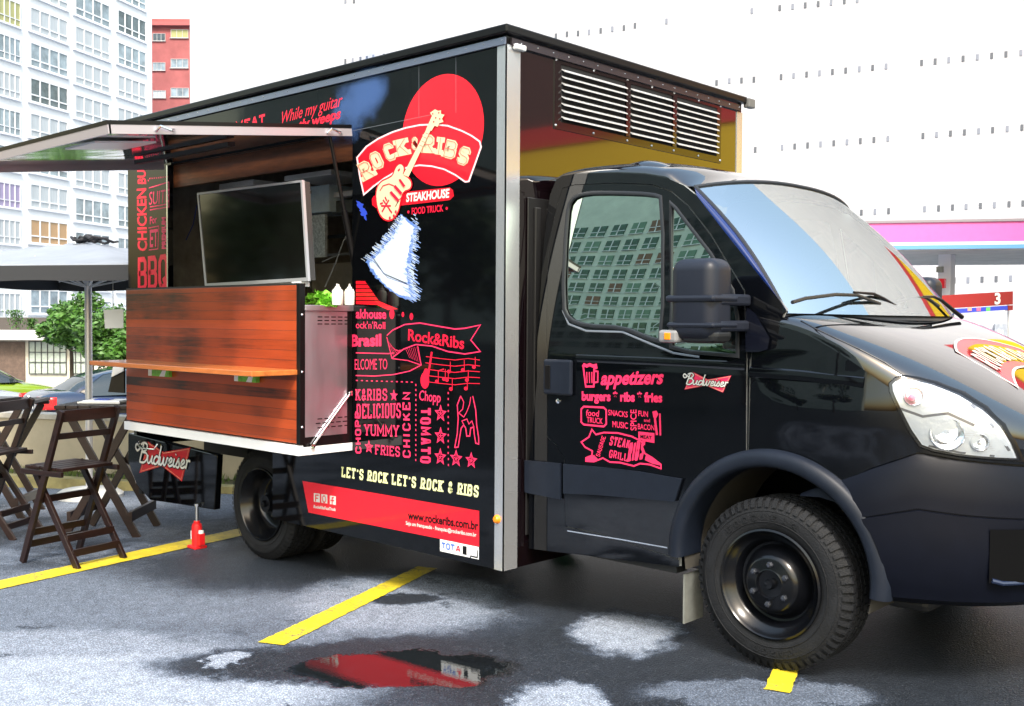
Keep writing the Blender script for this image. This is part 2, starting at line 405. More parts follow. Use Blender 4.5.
    L.new(cr.outputs[0], mixc.inputs[6]); g1 = rng(med.outputs[0], .25, .75, .78, 1.2); g2 = rng(agg2.outputs['Distance'], 0, .6, 1.45, .55)
    gg = math_('MULTIPLY', g1, g2); cc = N.new('ShaderNodeCombineColor'); [L.new(gg, cc.inputs[i]) for i in range(3)]
    L.new(cc.outputs[0], mixc.inputs[7])
    spk = noise_(170, 2, .9); spm = rng(spk.outputs[0], .60, .70); spm2 = rng(noise_(60, 3, .8).outputs[0], .62, .72)
    spa = math_('MULTIPLY', math_('ADD', spm, math_('MULTIPLY', spm2, .5), True), math_('SUBTRACT', 1.04, pud), True)
    mxs = N.new('ShaderNodeMix'); mxs.data_type = 'RGBA'; L.new(math_('MULTIPLY', spa, .85), mxs.inputs[0]); L.new(mixc.outputs[2], mxs.inputs[6])
    lift = N.new('ShaderNodeMix'); lift.data_type = 'RGBA'; L.new(dry, lift.inputs[0]); lift.inputs[6].default_value = (.16,.18,.21,1); lift.inputs[7].default_value = (.42,.47,.55,1); L.new(lift.outputs[2], mxs.inputs[7])
    L.new(mxs.outputs[2], b.inputs['Base Color'])
    inv = math_('SUBTRACT', 1., pud)
    L.new(math_('ADD', math_('MULTIPLY', rng(dry, .0, .75, .42, .8), inv), .005), b.inputs['Roughness'])
    L.new(math_('ADD', math_('MULTIPLY', inv, -.14), .34), b.inputs['Specular IOR Level'])
    bp = N.new('ShaderNodeBump'); bp.inputs['Distance'].default_value = .006
    L.new(agg2.outputs['Distance'], bp.inputs['Height']); L.new(math_('MULTIPLY', rng(dry, .0, .5, .65, .8), math_('ADD', math_('MULTIPLY', inv, .985), .015)), bp.inputs['Strength']); L.new(bp.outputs[0], b.inputs['Normal'])
    return m
g = MB()
xs = [-400, -150, -60, -30, -14.9, -9.5, 0, 30, 150, 400]; ys = [-400, -60, -10, 0, 10, 60, 400]
for i in range(len(xs)-1):
    for j in range(len(ys)-1):
        k = len(g.v)
        g.add([(xs[a], ys[c], gz(xs[a])) for a, c in ((i,j),(i+1,j),(i+1,j+1),(i,j+1))], [(0,1,2,3)])
ground = tag(g.build('ground', ground_material()), kind='structure')
def gline(name, px):
    m = MB(); P = [gnd(*p)+Vector((0,0,.005)) for p in px]; P4 = [P[0], P[1], P[2], P[3]]; n_ = max(2, int((P[2]-P[1]).length/.03)); rn = random.Random(len(px)+px[0][0])
    for i in range(n_+1):
        t = i/n_; a, b = P[0].lerp(P[3], t), P[1].lerp(P[2], t); d_ = (b-a).normalized(); m.v += [a+d_*rn.uniform(-.004,.004), b+d_*rn.uniform(-.004,.004)]
    m.f += [(2*i, 2*i+1, 2*i+3, 2*i+2) for i in range(n_)]
    return tag(m.build(name, YEL), kind='structure')
gline('parking_line', [(258,643),(284,646),(437,569),(418,567)])
gline('parking_line', [(764,690),(790,694),(800,668),(775,665)])
gline('parking_line', [(-160,616),(-160,625),(270,530),(262,524)])

# ================================================================== FOOD TRUCK
truck = tag(empty('food_truck', (-2.2, YC, 0)), 'black food truck with raised awning, wooden serving counter and red rock and ribs graphics', 'food truck')
H0, H1 = .19, 2.90; XR = -5.34; YB = W_BOX
XO0, XO1, ZO0, ZO1 = -4.755, -2.671, .73, 2.555
m = MB(); T = .04
m.box((XR,0,ZO1), (XB,T,H1)); m.box((XR,0,.74), (XO0,T,ZO1)); m.box((XO1,0,H0), (XB,T,ZO1)); m.box((-3.47,0,H0), (XO1,T,ZO0))
side = m.build('side_panel', PAINT, truck)
m = MB(); m.prism([S(128,433)+Vector((0,.0,0)), S(217,455), S(214,510), S(196,507), S(150,500), S(136,484), S(128,462)], (0,.05,0))
skirt = m.build('rear_skirt', PAINT, truck, bevel=.006)
m = MB(); m.box((XB-.04,T,H0), (XB,YB-T,H1)); front = m.build('front_panel', mat('front_gloss_paint', (.004,.002,.003), .06, spec=.8, coat=1., bump=.03, bs=2.0), truck)
m = MB(); m.box((XR,YB-T,H0), (XB,YB,H1)); m.build('far_side_panel', PAINT, truck)
m = MB(); m.box((XR,T,.5), (XR+.04,YB-T,H1)); m.build('rear_panel', PAINT, truck)
m = MB(); m.box((XR-.02,-.03,H1), (XB+.03,YB+.03,H1+.045)); m.build('roof', BLK, truck, bevel=.008)
m = MB(); m.box((XR+.04,T,.62), (XB-.04,YB-T,.70)); m.build('floor', DARK, truck)
m = MB(); m.box((XR+.05,YB-.08,.7), (XB-.05,YB-.06,2.88)); m.box((XR+.045,T+.01,2.84), (XB-.045,YB-.06,2.89)); m.box((XR+.05,.1,.7), (XR+.07,YB-.08,2.84)); m.box((XB-.07,.1,.7), (XB-.05,YB-.08,2.84))
m.build('inner_lining', mat('dull_lining', (.30,.28,.25), .5, var=.3), truck)
# corner posts and edge trims
m = MB(); p0 = on(496,300,1,-.004); m.box((p0.x,-.006,H0), (XB+.006,0,H1-.05)); m.box((XB,-.006,H0), (XB+.006,.10,H1-.05))
m.build('corner_trim', mat('corner_alloy', (.58,.60,.64), .26, metal=.75, var=.05, vs_=3), truck)
m = MB(); m.box((XB,YB-.06,1.8), (XB+.006,YB+.006,H1-.06)); m.box((XB-.05,YB,H0), (XB,YB+.006,H1-.06)); m.build('corner_trim', mat('corner_alloy', (.58,.60,.64), .26, metal=.75, var=.05, vs_=3), truck)
for y0, y1 in ((0,0),):
    m = MB(); m.box((XR,-.012,H1-.045), (XB,0,H1-.015)); m.box((XR,-.016,H1-.052), (XB,-.001,H1-.046))
    tr = m.build('roof_edge_trim', mat('anodised_trim', (.25,.28,.38), .3, metal=.8), truck)
    m = MB()
    for i in range(30): m.lathe([(0,.004),(.003,.003),(.0045,0)], Matrix.Translation((XR+.1+i*.13,-.012,H1-.030)) @ Matrix.Rotation(R(90),4,'X'), 8)
    m.build('rivets', ALU, tr)
m = MB(); m.box((XB,.03,H1-.045), (XB+.012,YB-.03,H1-.015)); m.box((XB,.03,H1-.054), (XB+.018,YB-.03,H1-.047))
tr = m.build('roof_edge_trim', mat('dark_trim', (.06,.05,.06), .25, metal=.6), truck)
m = MB()
for i in range(18): m.lathe([(0,.004),(.003,.003),(.0045,0)], Matrix.Translation((XB+.012,.1+i*.125,H1-.030)) @ Matrix.Rotation(R(90),4,'Y'), 8)
m.build('rivets', ALU, tr)
# marker lamps
m = MB(); q = on(514,47,0,XB); m.box((XB+.006,q.y-.02,q.z-.018), (XB+.035,q.y+.06,q.z+.012)); m.build('marker_lamp', WHITEM, truck, bevel=.008)
q = S(498,519); m = MB(); m.lathe([(0,.028),(.02,.024),(.03,.010),(.033,0)], Matrix.Translation((q.x,-.006,q.z)) @ Matrix.Rotation(R(90),4,'X') @ Matrix.Scale(.72,4) , 16)
m.build('marker_lamp', mat('amber_lens', (.9,.25,.01), .2, spec=.6), truck, smooth=True)
q = on(745,104,0,XB); m = MB(); m.box((XB+.005,q.y-.03,q.z-.03), (XB+.05,q.y+.05,q.z+.03)); m.build('roof_bracket', mat('bracket_grey', (.12,.12,.12), .5), truck, bevel=.006)
q = on(418,48,2,H1+.045); m = MB(); m.lathe([(.20,0),(.20,.05),(.12,.10),(0,.115)], Matrix.Translation((-2.45,.45,H1+.045)), 24); m.build('roof_vent', mat('vent_blue', (.05,.08,.25), .3), truck, smooth=True)
# seam lines of the sheets
m = MB()
for a, b_ in (((419,62),(419,118)), ((456,52),(456,113)), ((352,131),(440,113))): lineS(m, [a, b_], .003)
m.build('panel_seam', mat('seam_grey', (.10,.11,.13), .4), side)
# louvred vent on the box front
def Fx(x, y): return on(x, y, 0, XB)
y0, y1, z0, z1 = .42, 1.965, 2.52, 2.825
m = MB()
m.box((XB,y0-.05,z0-.04), (XB+.006,y1+.05,z0)); m.box((XB,y0-.05,z1), (XB+.006,y1+.05,z1+.03))
m.box((XB,y0-.05,z0), (XB+.006,y0,z1)); m.box((XB,y1,z0), (XB+.006,y1+.05,z1))
bays = [(y0,.99),(1.03,1.46),(1.50,y1)]
m.box((XB,.99,z0), (XB+.014,1.03,z1)); m.box((XB,1.46,z0), (XB+.014,1.50,z1))
lf = m.build('vent_frame', mat('frame_black', (.006,.004,.005), .10, spec=.8), truck)
m = MB()
for yy in (y0-.04, .7, 1.01, 1.25, 1.48, 1.75, y1+.04):
    for zz in (z0-.022, z1+.018): m.lathe([(0,.006),(.006,.004),(.008,0)], Matrix.Translation((XB+.006,yy,zz)) @ Matrix.Rotation(R(90),4,'Y'), 8)
m.build('screws', ALU, lf)
m = MB(); m.box((XB-.001,y0,z0), (XB+.002,y1,z1)); m.build('vent_backing', mat('vent_void', (.004,.004,.005), .9), lf)
LOUV = mat('louvre_metal', (.58,.59,.62), .35, metal=.25)
for (a, b_) in bays:
    for i in range(8):
        z = z0+.022+i*(z1-z0-.02)/8
        m = MB(); m.prism([(XB+.004,a+.008,z+.010),(XB+.030,a+.008,z-.004),(XB+.030,a+.008,z-.009),(XB+.026,a+.008,z-.009),(XB+.004,a+.008,z+.005)], (0,b_-a-.016,0))
        m.build('louvre_slat', LOUV, lf)
# ---------------------------------------------------------------- graphics on the side
def split_build(mb, name, mt, parent):
    """far-apart words or marks become parts of their own"""
    n = len(mb.v); root = list(range(n))
    def find(i):
        while root[i] != i: root[i] = root[root[i]]; i = root[i]
        return i
    for f in mb.f:
        for a in f[1:]: root[find(a)] = find(f[0])
    comps = {}
    for i in {a for f in mb.f for a in f}: comps.setdefault(find(i), []).append(i)
    bx = [(c, [min(mb.v[i][k] for i in c) for k in range(3)], [max(mb.v[i][k] for i in c) for k in range(3)]) for c in comps.values()]
    par = list(range(len(bx)))
    def fp(i):
        while par[i] != i: i = par[i]
        return i
    sz = [max(h-l for l, h in zip(b[1], b[2])) for b in bx]
    for i in range(len(bx)):
        for j in range(i):
            g = math.sqrt(sum(max(0, bx[i][1][k]-bx[j][2][k], bx[j][1][k]-bx[i][2][k])**2 for k in range(3)))
            if g <= max(.02, .5*max(sz[i], sz[j])): par[fp(i)] = fp(j)
    groups_ = {}
    for i, b in enumerate(bx):
        for q in b[0]: groups_[q] = fp(i)
    out = []
    for k in sorted(set(groups_.values())):
        m2 = MB(); idx = {}
        for f in mb.f:
            if groups_[f[0]] == k:
                for a in f:
                    if a not in idx: idx[a] = len(m2.v); m2.v.append(mb.v[a])
                m2.f.append(tuple(idx[a] for a in f))
        out.append(m2.build(name, mt, parent))
    return out[0]
def part(mb, name, mt, parent=side): return split_build(mb, name, mt, parent)
# red disc
c1, c2, c3, c4 = S(446.6,73.6), S(484,126), S(402.5,122), S(460,188)
cz = (c1.z+S(440,186).z)/2; cx = (c2.x+c3.x)/2; rx = (c2.x-c3.x)/2; rz = (c1.z-cz)
def el(cx, cz, rx, rz, n=48, h=.0003): return [Vector((cx+rx*math.cos(2*math.pi*i/n), -h, cz+rz*math.sin(2*math.pi*i/n))) for i in range(n)]
m = MB(); m.add(el(cx, cz, rx, rz), [tuple(range(48))]); part(m, 'logo_disc', RED)
# record-like fan of light
random.seed(3)
def lerp2(tab, y):
    for (a, p), (b_, q) in zip(tab, tab[1:]):
        if p <= y <= q: return a+(b_-a)*(y-p)/(q-p)
    return tab[-1][0]
def jag(pts, amp, n=26):
    out = []
    for i in range(len(pts)):
        a = pts[i]; b_ = pts[(i+1) % len(pts)]; L_ = math.hypot(b_[0]-a[0], b_[1]-a[1]); k = max(1, int(L_/1.6))
        for j in range(k):
            t = j/k; out.append((a[0]+(b_[0]-a[0])*t+random.uniform(-amp, amp), a[1]+(b_[1]-a[1])*t+random.uniform(-amp*.4, amp*.4)))
    return out
fanL = [(400,214),(398,222),(390,233),(376,250),(364,262)]; fanR = [(420,226),(417,240),(415,256),(413,272),(416,288),(417,300)]
arc = [(364,262),(369,272),(376,280),(386,290),(398,298),(405,301),(417,301)]
m = MB(); polyS(m, jag([(401,214)]+[(a+2,b) for a, b in fanL[1:]]+[(a+1,b-1.5) for a, b in arc[1:]]+[(a-2.5,b) for a, b in fanR[::-1][1:]], 1.2), h=.0006); part(m, 'light_fan_edge', mat('fan_edge_blue', (.10,.20,.55), .3))
m = MB(); polyS(m, jag([(402,215),(397,228),(388,243),(378,254),(369,264),(377,276),(388,287),(400,295),(410,297),(409,285),(406,270),(408,255),(411,240),(414,228)], 1.3), h=.0010); part(m, 'light_fan', ICE)
m = MB()
for k in range(150):
    t = random.random(); R1 = random.random() < .55
    if R1: x0 = lerp2(fanR, 214+t*86) ; x0 += random.uniform(-7,2.5)*(.4+t); y0 = 214+t*86
    else: x0 = lerp2(fanL, 216+t*44); x0 += random.uniform(-1.5,5); y0 = 216+t*44
    ln = random.uniform(2,7)*(.5+t); lineS(m, [(x0-ln*.5, y0-ln*.28), (x0+ln*.5, y0+ln*.34)], random.uniform(.002,.005))
for v in m.v: v.y -= .0006
part(m, 'light_fan_streaks', mat('streak_blue', (.22,.34,.68), .4))
m = MB()
for k in range(170):
    t = random.random(); R1 = random.random() < .6
    x0 = (lerp2(fanR, 214+t*86)-3+random.uniform(-2,3.5)) if R1 else (lerp2(fanL, 216+t*44)+random.uniform(-3,4)); y0 = 214+t*86 if R1 else 216+t*44
    ln = random.uniform(2,6)*(.4+t); lineS(m, [(x0-ln*.5, y0-ln*.28), (x0+ln*.5, y0+ln*.34)], random.uniform(.0015,.004))
for v in m.v: v.y -= .0012
part(m, 'light_fan_streaks', ICE)
# soft noisy blue patch on the header
sm = D.materials.new('soft_blue_patch'); sm.use_nodes = True; N_ = sm.node_tree.nodes; L_ = sm.node_tree.links; b_ = N_['Principled BSDF']; b_.inputs['Base Color'].default_value = (.09,.19,.50,1); b_.inputs['Roughness'].default_value = .2
q0 = S(362,90); tc_ = N_.new('ShaderNodeNewGeometry'); mp_ = N_.new('ShaderNodeMapping'); mp_.vector_type = 'TEXTURE'; mp_.inputs['Location'].default_value = q0; mp_.inputs['Rotation'].default_value = (0, R(-38), 0); mp_.inputs['Scale'].default_value = (.34,1,.19)
ns_ = N_.new('ShaderNodeTexNoise'); ns_.inputs['Scale'].default_value = 5; ns_.inputs['Detail'].default_value = 5; L_.new(tc_.outputs['Position'], ns_.inputs['Vector']); L_.new(tc_.outputs['Position'], mp_.inputs[0])
ln_ = N_.new('ShaderNodeVectorMath'); ln_.operation = 'LENGTH'; L_.new(mp_.outputs[0], ln_.inputs[0]); ma_ = N_.new('ShaderNodeMath'); ma_.operation = 'MULTIPLY_ADD'; L_.new(ns_.outputs[0], ma_.inputs[0]); ma_.inputs[1].default_value = 2.2; mb_ = N_.new('ShaderNodeMath'); mb_.operation = 'SUBTRACT'; mb_.inputs[0].default_value = .1; L_.new(ln_.outputs['Value'], mb_.inputs[1]); L_.new(mb_.outputs[0], ma_.inputs[2])
mr_ = N_.new('ShaderNodeMapRange'); mr_.interpolation_type = 'SMOOTHSTEP'; mr_.inputs[1].default_value = 0.; mr_.inputs[2].default_value = .9; mr_.inputs[4].default_value = .5; L_.new(ma_.outputs[0], mr_.inputs[0]); L_.new(mr_.outputs[0], b_.inputs['Alpha'])
m = MB(); m.add([Vector((q0.x+.42*a, -.0006, q0.z+.30*c)) for a, c in ((-1,-1),(1,-1),(1,.72),(-1,.72))], [(0,1,2,3)]); part(m, 'blue_patch', sm)
m = MB()
for s in (.30, .52, .74, .90):
    lineS(m, [(402-s*38+s*4, 214+s*46), (402-s*20, 214+s*62+4), (405+s*2, 214+s*74+3)], .006)
    lineS(m, [(402-s*34, 214+s*50), (402-s*16, 214+s*66+4), (407+s*3, 214+s*76+3)], .003)
part(m, 'light_fan_grooves', mat('groove_blue', (.02,.04,.22), .4))
m = MB(); polyS(m, jag([(356,200),(362,203),(366,212),(368,222),(361,214)], 1.2), h=.0006); part(m, 'blue_flare', BLUEV)
# banner
outer = [(363.5,196),(359.5,178),(356.3,157.5),(366,146),(378,138),(392,131.5),(406,127),(420,124.2),(435,123.6),(448,125),(462,130),(472,135),(480.5,141),(482,147),(476,164),(469.5,182),(465,182.6),(455,175.5),(444,170),(432,167),(420,166),(408,168),(396,172.5),(385,179),(374,187)]
m = MB(); polyS(m, outer, h=.0010); part(m, 'banner_border', mat('banner_pink_white', (.9,.62,.68), .3))
def inset(pts, d):
    cx_ = sum(p[0] for p in pts)/len(pts); n = len(pts); out = []
    Lp, Rp = strip2d(pts, 2*d, True)
    A = sum(pts[i][0]*pts[(i+1)%n][1]-pts[(i+1)%n][0]*pts[i][1] for i in range(n))
    return Lp if A > 0 else Rp
i1 = inset(outer, 1.6); m = MB(); polyS(m, i1, h=.0013); part(m, 'banner', RED)
i2 = inset(outer, 3.3); m = MB(); lineS(m, i2, .005, closed=True); part(m, 'banner_line', mat('banner_pink_white', (1,1,1)))
mw = MB(); mr = MB()
def letter(ch, cx_, cy_, hgt, wid, ang, mb, th, grow=0):
    a = R(ang); ux = (math.cos(a), -math.sin(a)); uy = (-math.sin(a)*1, -math.cos(a))
    A = (cx_-ux[0]*wid/2-uy[0]*hgt/2, cy_-ux[1]*wid/2-uy[1]*hgt/2)
    B = (A[0]+ux[0]*wid, A[1]+ux[1]*wid); T_ = (A[0]+uy[0]*hgt, A[1]+uy[1]*hgt)
    blocktext(mb, ch, FR(A, B, T_), th=th)
for ch, x, y, ang, hh, ww in (('R',366.5,170.5,28,19,12),('O',377,160.5,25,18,11.5),('C',390,152.2,20,18,11),('K',402.5,147.4,12,18,12),('&',415.3,143.5,4,13,8),('R',428.5,144.2,-3,19,12),('I',440.2,146,-8,19,6),('B',451,149.5,-14,19,12),('S',464.2,156,-18,19,11.5)):
    letter(ch, x, y, hh, ww, ang, mw, .34); letter(ch, x, y, hh*.86, ww*.84, ang, mr, .03)
for v in mw.v: v.y -= .0012
part(mw, 'logo_lettering', CREAM)
for v in mr.v: v.y -= .0042
part(mr, 'logo_letter_lines', RED)
# steakhouse pill and food truck line
m = MB(); polyS(m, [(372,199),(374,196),(410,191.5),(450,187.5),(453,190),(454,196),(450,200),(410,204.5),(376,208),(372.5,205)], h=.0012); part(m, 'steakhouse_pill', RED)
m = MB(); fonttext(m, 'STEAKHOUSE', FR((406.5,201.8),(449.5,197.3),(407,193.6)), bold=.035)
for v in m.v: v.y -= .0015
part(m, 'steakhouse_lettering', WHT)
m = MB(); fonttext(m, 'FOOD TRUCK', FR((412,214.5),(443.5,211.2),(412,208)), bold=.02); 
for x, y in ((408.5,212),(446.8,208.3)): m.add(el(S(x,y).x, S(x,y).z, .008, .008, 12, .001), [tuple(range(12))])
part(m, 'food_truck_lettering', HOT)
# guitar
def chaik(p, it=2):
    for _ in range(it): p = [q for i in range(len(p)) for q in ((p[i][0]*.75+p[(i+1)%len(p)][0]*.25, p[i][1]*.75+p[(i+1)%len(p)][1]*.25), (p[i][0]*.25+p[(i+1)%len(p)][0]*.75, p[i][1]*.25+p[(i+1)%len(p)][1]*.75))]
    return p
gb = [(377,197),(378,188),(382,182),(389,179),(394,176),(396,169),(400,164),(404,165.5),(405,170),(403,175),(409,178),(412.5,183),(411,189),(405,190.5),(402,196),(400.5,204),(399,211),(395,218),(389,220.5),(383,217.5),(379,210)]
gb = chaik(gb)
m = MB(); lineS(m, gb, .018, closed=True)
for v in m.v: v.y -= .0045
part(m, 'guitar_outline', RED)
m = MB(); polyS(m, gb, h=.0068)
polyS(m, [(404,175),(428,128),(431.8,130),(409.5,177)], h=.0071)
polyS(m, [(427,129.5),(433,116),(431,113),(436,109.5),(439,111),(442,110.5),(442,114),(445.5,115),(443,119),(444.5,122),(440,123.5),(439,127),(435.5,126),(432.5,131)], h=.0074)
part(m, 'guitar', CREAM)
m = MB()
for pts in ([(391,193),(393,191),(401,200),(399,202)], [(395,187),(397,185),(404,193),(402,195)], [(400,180),(402,179),(407,186),(405,187.5)]): polyS(m, pts, h=.0060)
for a, b_ in (((384,200),(391,210)),((390,200),(383,212)),((382,206),(392,206)),((399,171),(401,169)),((386,197),(388,201)),((381,204),(384,203)),((390,209),(393,213))): lineS(m, [a, b_], .010)
lineS(m, [(381,191),(384,186),(390,184),(395,186)], .006); lineS(m, [(396,207),(400,200),(404,196)], .006)
for k in range(11): lineS(m, [(406+k*2.05,173.5-k*4.05),(409.5+k*2.05,175-k*4.05)], .0028)
for x, y in ((434,114),(437,118),(435,122),(440,113),(441,119)): m.add(el(S(x,y).x, S(x,y).z, .005, .005, 8, .0032), [tuple(range(8))])
for x, y in ((395,216),(391,218),(397,212)): m.add(el(S(x,y).x, S(x,y).z, .009, .009, 10, .0032), [tuple(range(10))])
for v in m.v: v.y -= .0062
part(m, 'guitar_details', HOT)
# red block, flourishes and lettering below
m = MB(); polyS(m, [(356,281),(365,281),(379,301),(398,309),(388,310),(377,305),(356,304)], h=.0006); part(m, 'red_shape', RED)
m = MB()
for i in range(5): lineS(m, [(356,284.5+i*4),(369+i*2.6,284.3+i*4)], .004)
for v in m.v: v.y -= .0008
part(m, 'red_shape_lines', BLK)
m = MB()
for cx_, cy_, a_ in ((392,314,.024),(403,314.5,.012),(411.5,316.5,.016)): q = S(cx_, cy_); m.add(el(q.x, q.z, a_*.9, a_*1.2, 14, .001), [tuple(range(14))])
part(m, 'red_dots', HOT)
m = MB()
def ft(s, A, B, T_, **k): fonttext(m, s, FR(A, B, T_), **k)
ft('akhouse', (356,318),(386.5,318.6),(356,309), bold=.03)
ft("ock'n'Roll", (356,328.2),(385.5,329),(356,321.3), bold=.01)
ft('Brasil', (351,346),(381.5,345.5),(351,335), bold=.045)
ft('ELCOME TO', (355,369.5),(387.5,369.3),(355,359), bold=.0)
part(m, 'menu_lettering', PINKR)
# ribbon flag Rock&Ribs
m = MB()
lineS(m, [(387,335.5),(393,330),(405,324.5),(420,323),(440,326.5),(455,329),(465,328.3),(480.5,325),(471,340),(480.5,351.5),(465,354),(448,351.5),(432,346),(416,344.5),(404,349),(392,358),(387,337)], .007)
for i in range(9): lineS(m, [(388+i*1.2,340+i*1.8),(392+i*1.7,356.5-i*1.1)], .002)
lineS(m, [(356,352.8),(388,353.6),(394,353)], .006); lineS(m, [(356,375.5),(375,376),(394,374.5),(410,371),(421.5,365),(418,346)], .006); lineS(m, [(392,358.5),(408,360.5),(421.5,365)], .005)
for i in range(7): lineS(m, [(406+i*1.8,349-i*.4),(410+i*1.7,358+i*.8)], .002)
for x in range(356, 416, 5): lineS(m, [(x,380.4+.03*(x-356)),(x+2,380.5+.03*(x-356))], .006)
for y in range(384, 461, 5): lineS(m, [(416,y),(416,y+2)], .008)
for y in range(392, 466, 6): lineS(m, [(448.5,y),(448.5,y+2)], .008)
part(m, 'ribbon_outline', PINKR)
m = MB(); fonttext(m, 'Rock&Ribs', FR((408,340),(464,349),(408.5,329)), bold=.02, shear=.0); part(m, 'ribbon_lettering', HOT)
# music staff
m = MB()
for i in range(5):
    y = 357+i*6.2
    lineS(m, [(426-i*.6,y-.5),(440,y+1.5),(455,y+3),(468,y+1.5),(480,y+3-i*.3)], .0035)
for x, y in ((437,381.5),(444,379),(449,371.5),(451,389),(463,370),(467,380),(466,388.5),(474,367),(447,380)):
    q = S(x, y); m.add(el(q.x, q.z, .014, .010, 12, .0012), [tuple(range(12))]); lineS(m, [(x+1.4,y),(x+1.4,y-10)], .004)
lineS(m, [(438,371),(444,369)], .006); lineS(m, [(432,352),(428,378)], .014); q = S(425,380.5); m.add(el(q.x, q.z, .035, .045, 18, .0013), [tuple(range(18))]); q = S(426.5,374); m.add(el(q.x, q.z, .024, .03, 14, .0014), [tuple(range(14))])
part(m, 'music_staff', HOT)
# left block of words
m = MB()
blocktext(m, 'K&RIBS', FR((356,400.5),(387.5,400.5),(356,389)), th=.15, gap=.3); blocktext(m, 'DELICIOUS', FR((357,418.5),(401,418),(357,404)), th=.13, gap=.28)
blocktext(m, 'YUMMY', FR((364.5,435.5),(399,437),(364.5,424)), th=.15, gap=.25); blocktext(m, 'FRIES', FR((375.5,454.5),(400,457),(375.5,444.5)), th=.16, gap=.25)
part(m, 'block_lettering', PINKR)
m = MB(); blocktext(m, 'CHOPP', FR((361.5,453.5),(361,411),(355.5,453.5)), th=.2, gap=.25, serif=False)
blocktext(m, 'CHICKEN', FR((410.8,458),(410.5,392),(403,457.5)), th=.17, gap=.35, serif=False); part(m, 'vertical_lettering', PINKR)
m = MB(); blocktext(m, 'TOMATO', FR((420.5,408),(420.5,463),(431,408)), th=.17, gap=.3, serif=False)
fonttext(m, 'Chopp', FR((419,400),(440.5,402.5),(419,390)), bold=.01, shear=.1); part(m, 'beer_lettering', PINKR)
def star(mb, x, y, r, fill=False):
    q = S(x, y); pts = []
    for k in range(10):
        a = math.pi/2+k*math.pi/5; rr = r if k % 2 == 0 else r*.42; pts.append((q.x+rr*math.cos(a), q.z+rr*math.sin(a)))
    if fill: mb.add([Vector((p[0], -.001, p[1])) for p in pts]+[Vector((q.x,-.001,q.z))], [(k,(k+1)%10,10) for k in range(10)])
    else:
        ribbon(mb, pts, .006, lambda a, b_, h: Vector((a, -h, b_)), closed=True)
        for k in range(0, 10, 2): ribbon(mb, [pts[k], (q.x, q.z)], .004, lambda a, b_, h: Vector((a, -h, b_)))
m = MB(); star(m, 394,395.5,.035,True); star(m, 369,447,.035); star(m, 440.7,413.5,.043); star(m, 440.7,436,.043); star(m, 440.5,457,.043); star(m, 456.3,458.5,.043); star(m, 471.5,460.5,.040)
part(m, 'star_mark', PINKR)
# rock-on hand
m = MB()
lineS(m, [(455,447.5),(457.5,434),(458.5,418),(457.5,405),(461,396)], .007); lineS(m, [(455,447.5),(458.5,447),(460,437),(461.5,428),(464,425),(466,428),(467,436),(470,436),(471,428),(474,427),(474.5,434),(476,443),(479,444),(479,438),(477,425),(476,410),(473,396)], .007)
lineS(m, [(461,396),(464,402),(463,409),(459,413),(464,417),(467,412),(470,404),(471,397)], .005); lineS(m, [(464,425),(462,421),(467,419),(469,424),(472,421),(474,427)], .005)
part(m, 'rock_hand_outline', PINKR)
# slogan
m = MB(); blocktext(m, "LET'S ROCK LET'S ROCK & RIBS", FR((341.5,477),(478.5,497.5),(342,466.5)), th=.19, gap=.28); part(m, 'slogan_lettering', LIME)
# red stripe and its lettering
m = MB(); polyS(m, [(302.5,480.8),(479.2,510.9),(479.2,546.5),(308.5,512.5)], h=.0006); stripe = part(m, 'red_stripe', RED)
m = MB(); fonttext(m, 'www.rockeribs.com.br', FR((408,519),(478.5,530),(408,511)), bold=.035); part(m, 'web_lettering', BLK, stripe)
for v in m.v: pass
m = MB(); fonttext(m, 'Seja um franqueado - franquias@rockeribs.com.br', FR((406,524.6),(476.5,536.8),(406,521)), bold=.02)
fonttext(m, '/RockeRibsFoodTruck', FR((313.5,507.8),(336,511),(313.5,504.8)), bold=.03)
part(m, 'small_lettering', WHT, stripe)
m = MB()
for (a, y) in ((314,493),(321.5,494),(330,495.5)): polyS(m, [(a,y),(a+6,y+.8),(a+6,y+9.5),(a,y+8.6)], h=.0011)
part(m, 'social_icons', WHT, stripe)
m = MB()
lineS(m, [(316,494.5),(316,501.5)], .008); lineS(m, [(316,495),(319,495.2)], .007); lineS(m, [(316,498),(318.5,498.2)], .006)
q = S(324.5,499); P = el(q.x, q.z, .016, .02, 14, .0016); ribbon(m, [(p.x, p.z) for p in P], .006, lambda a, b_, h: Vector((a, -h, b_)), closed=True)
lineS(m, [(334,497.2),(332.6,498),(332.6,504.5)], .008); lineS(m, [(331,500.2),(334.5,500.6)], .006)
for v in m.v: v.y -= .0014
part(m, 'social_icon_marks', RED, stripe)
m = MB(); polyS(m, [(440.2,539),(479,547),(479,559.5),(440.2,551)], h=.0013); stk = part(m, 'sticker', PAPER)
m = MB(); blocktext(m, 'TOT', FR((442,548.5),(455,551),(442,542)), th=.2, gap=.2, serif=False)
for v in m.v: v.y -= .0014
part(m, 'sticker_lettering', mat('sticker_blue', (.03,.12,.55), .4), stk)
m = MB(); blocktext(m, 'A', FR((456,551.5),(461,552.5),(456.2,545)), th=.22, serif=False)
for v in m.v: v.y -= .0014
part(m, 'sticker_lettering', HOT, stk)
m = MB(); polyS(m, [(463,545.6),(467,546.4),(467,555),(463,554)], h=.0018); lineS(m, [(477.5,550),(477.5,557.5),(471,556),(470.5,558)], .008)
for v in m.v: v.y -= .0012
part(m, 'sticker_marks', BLK, stk)
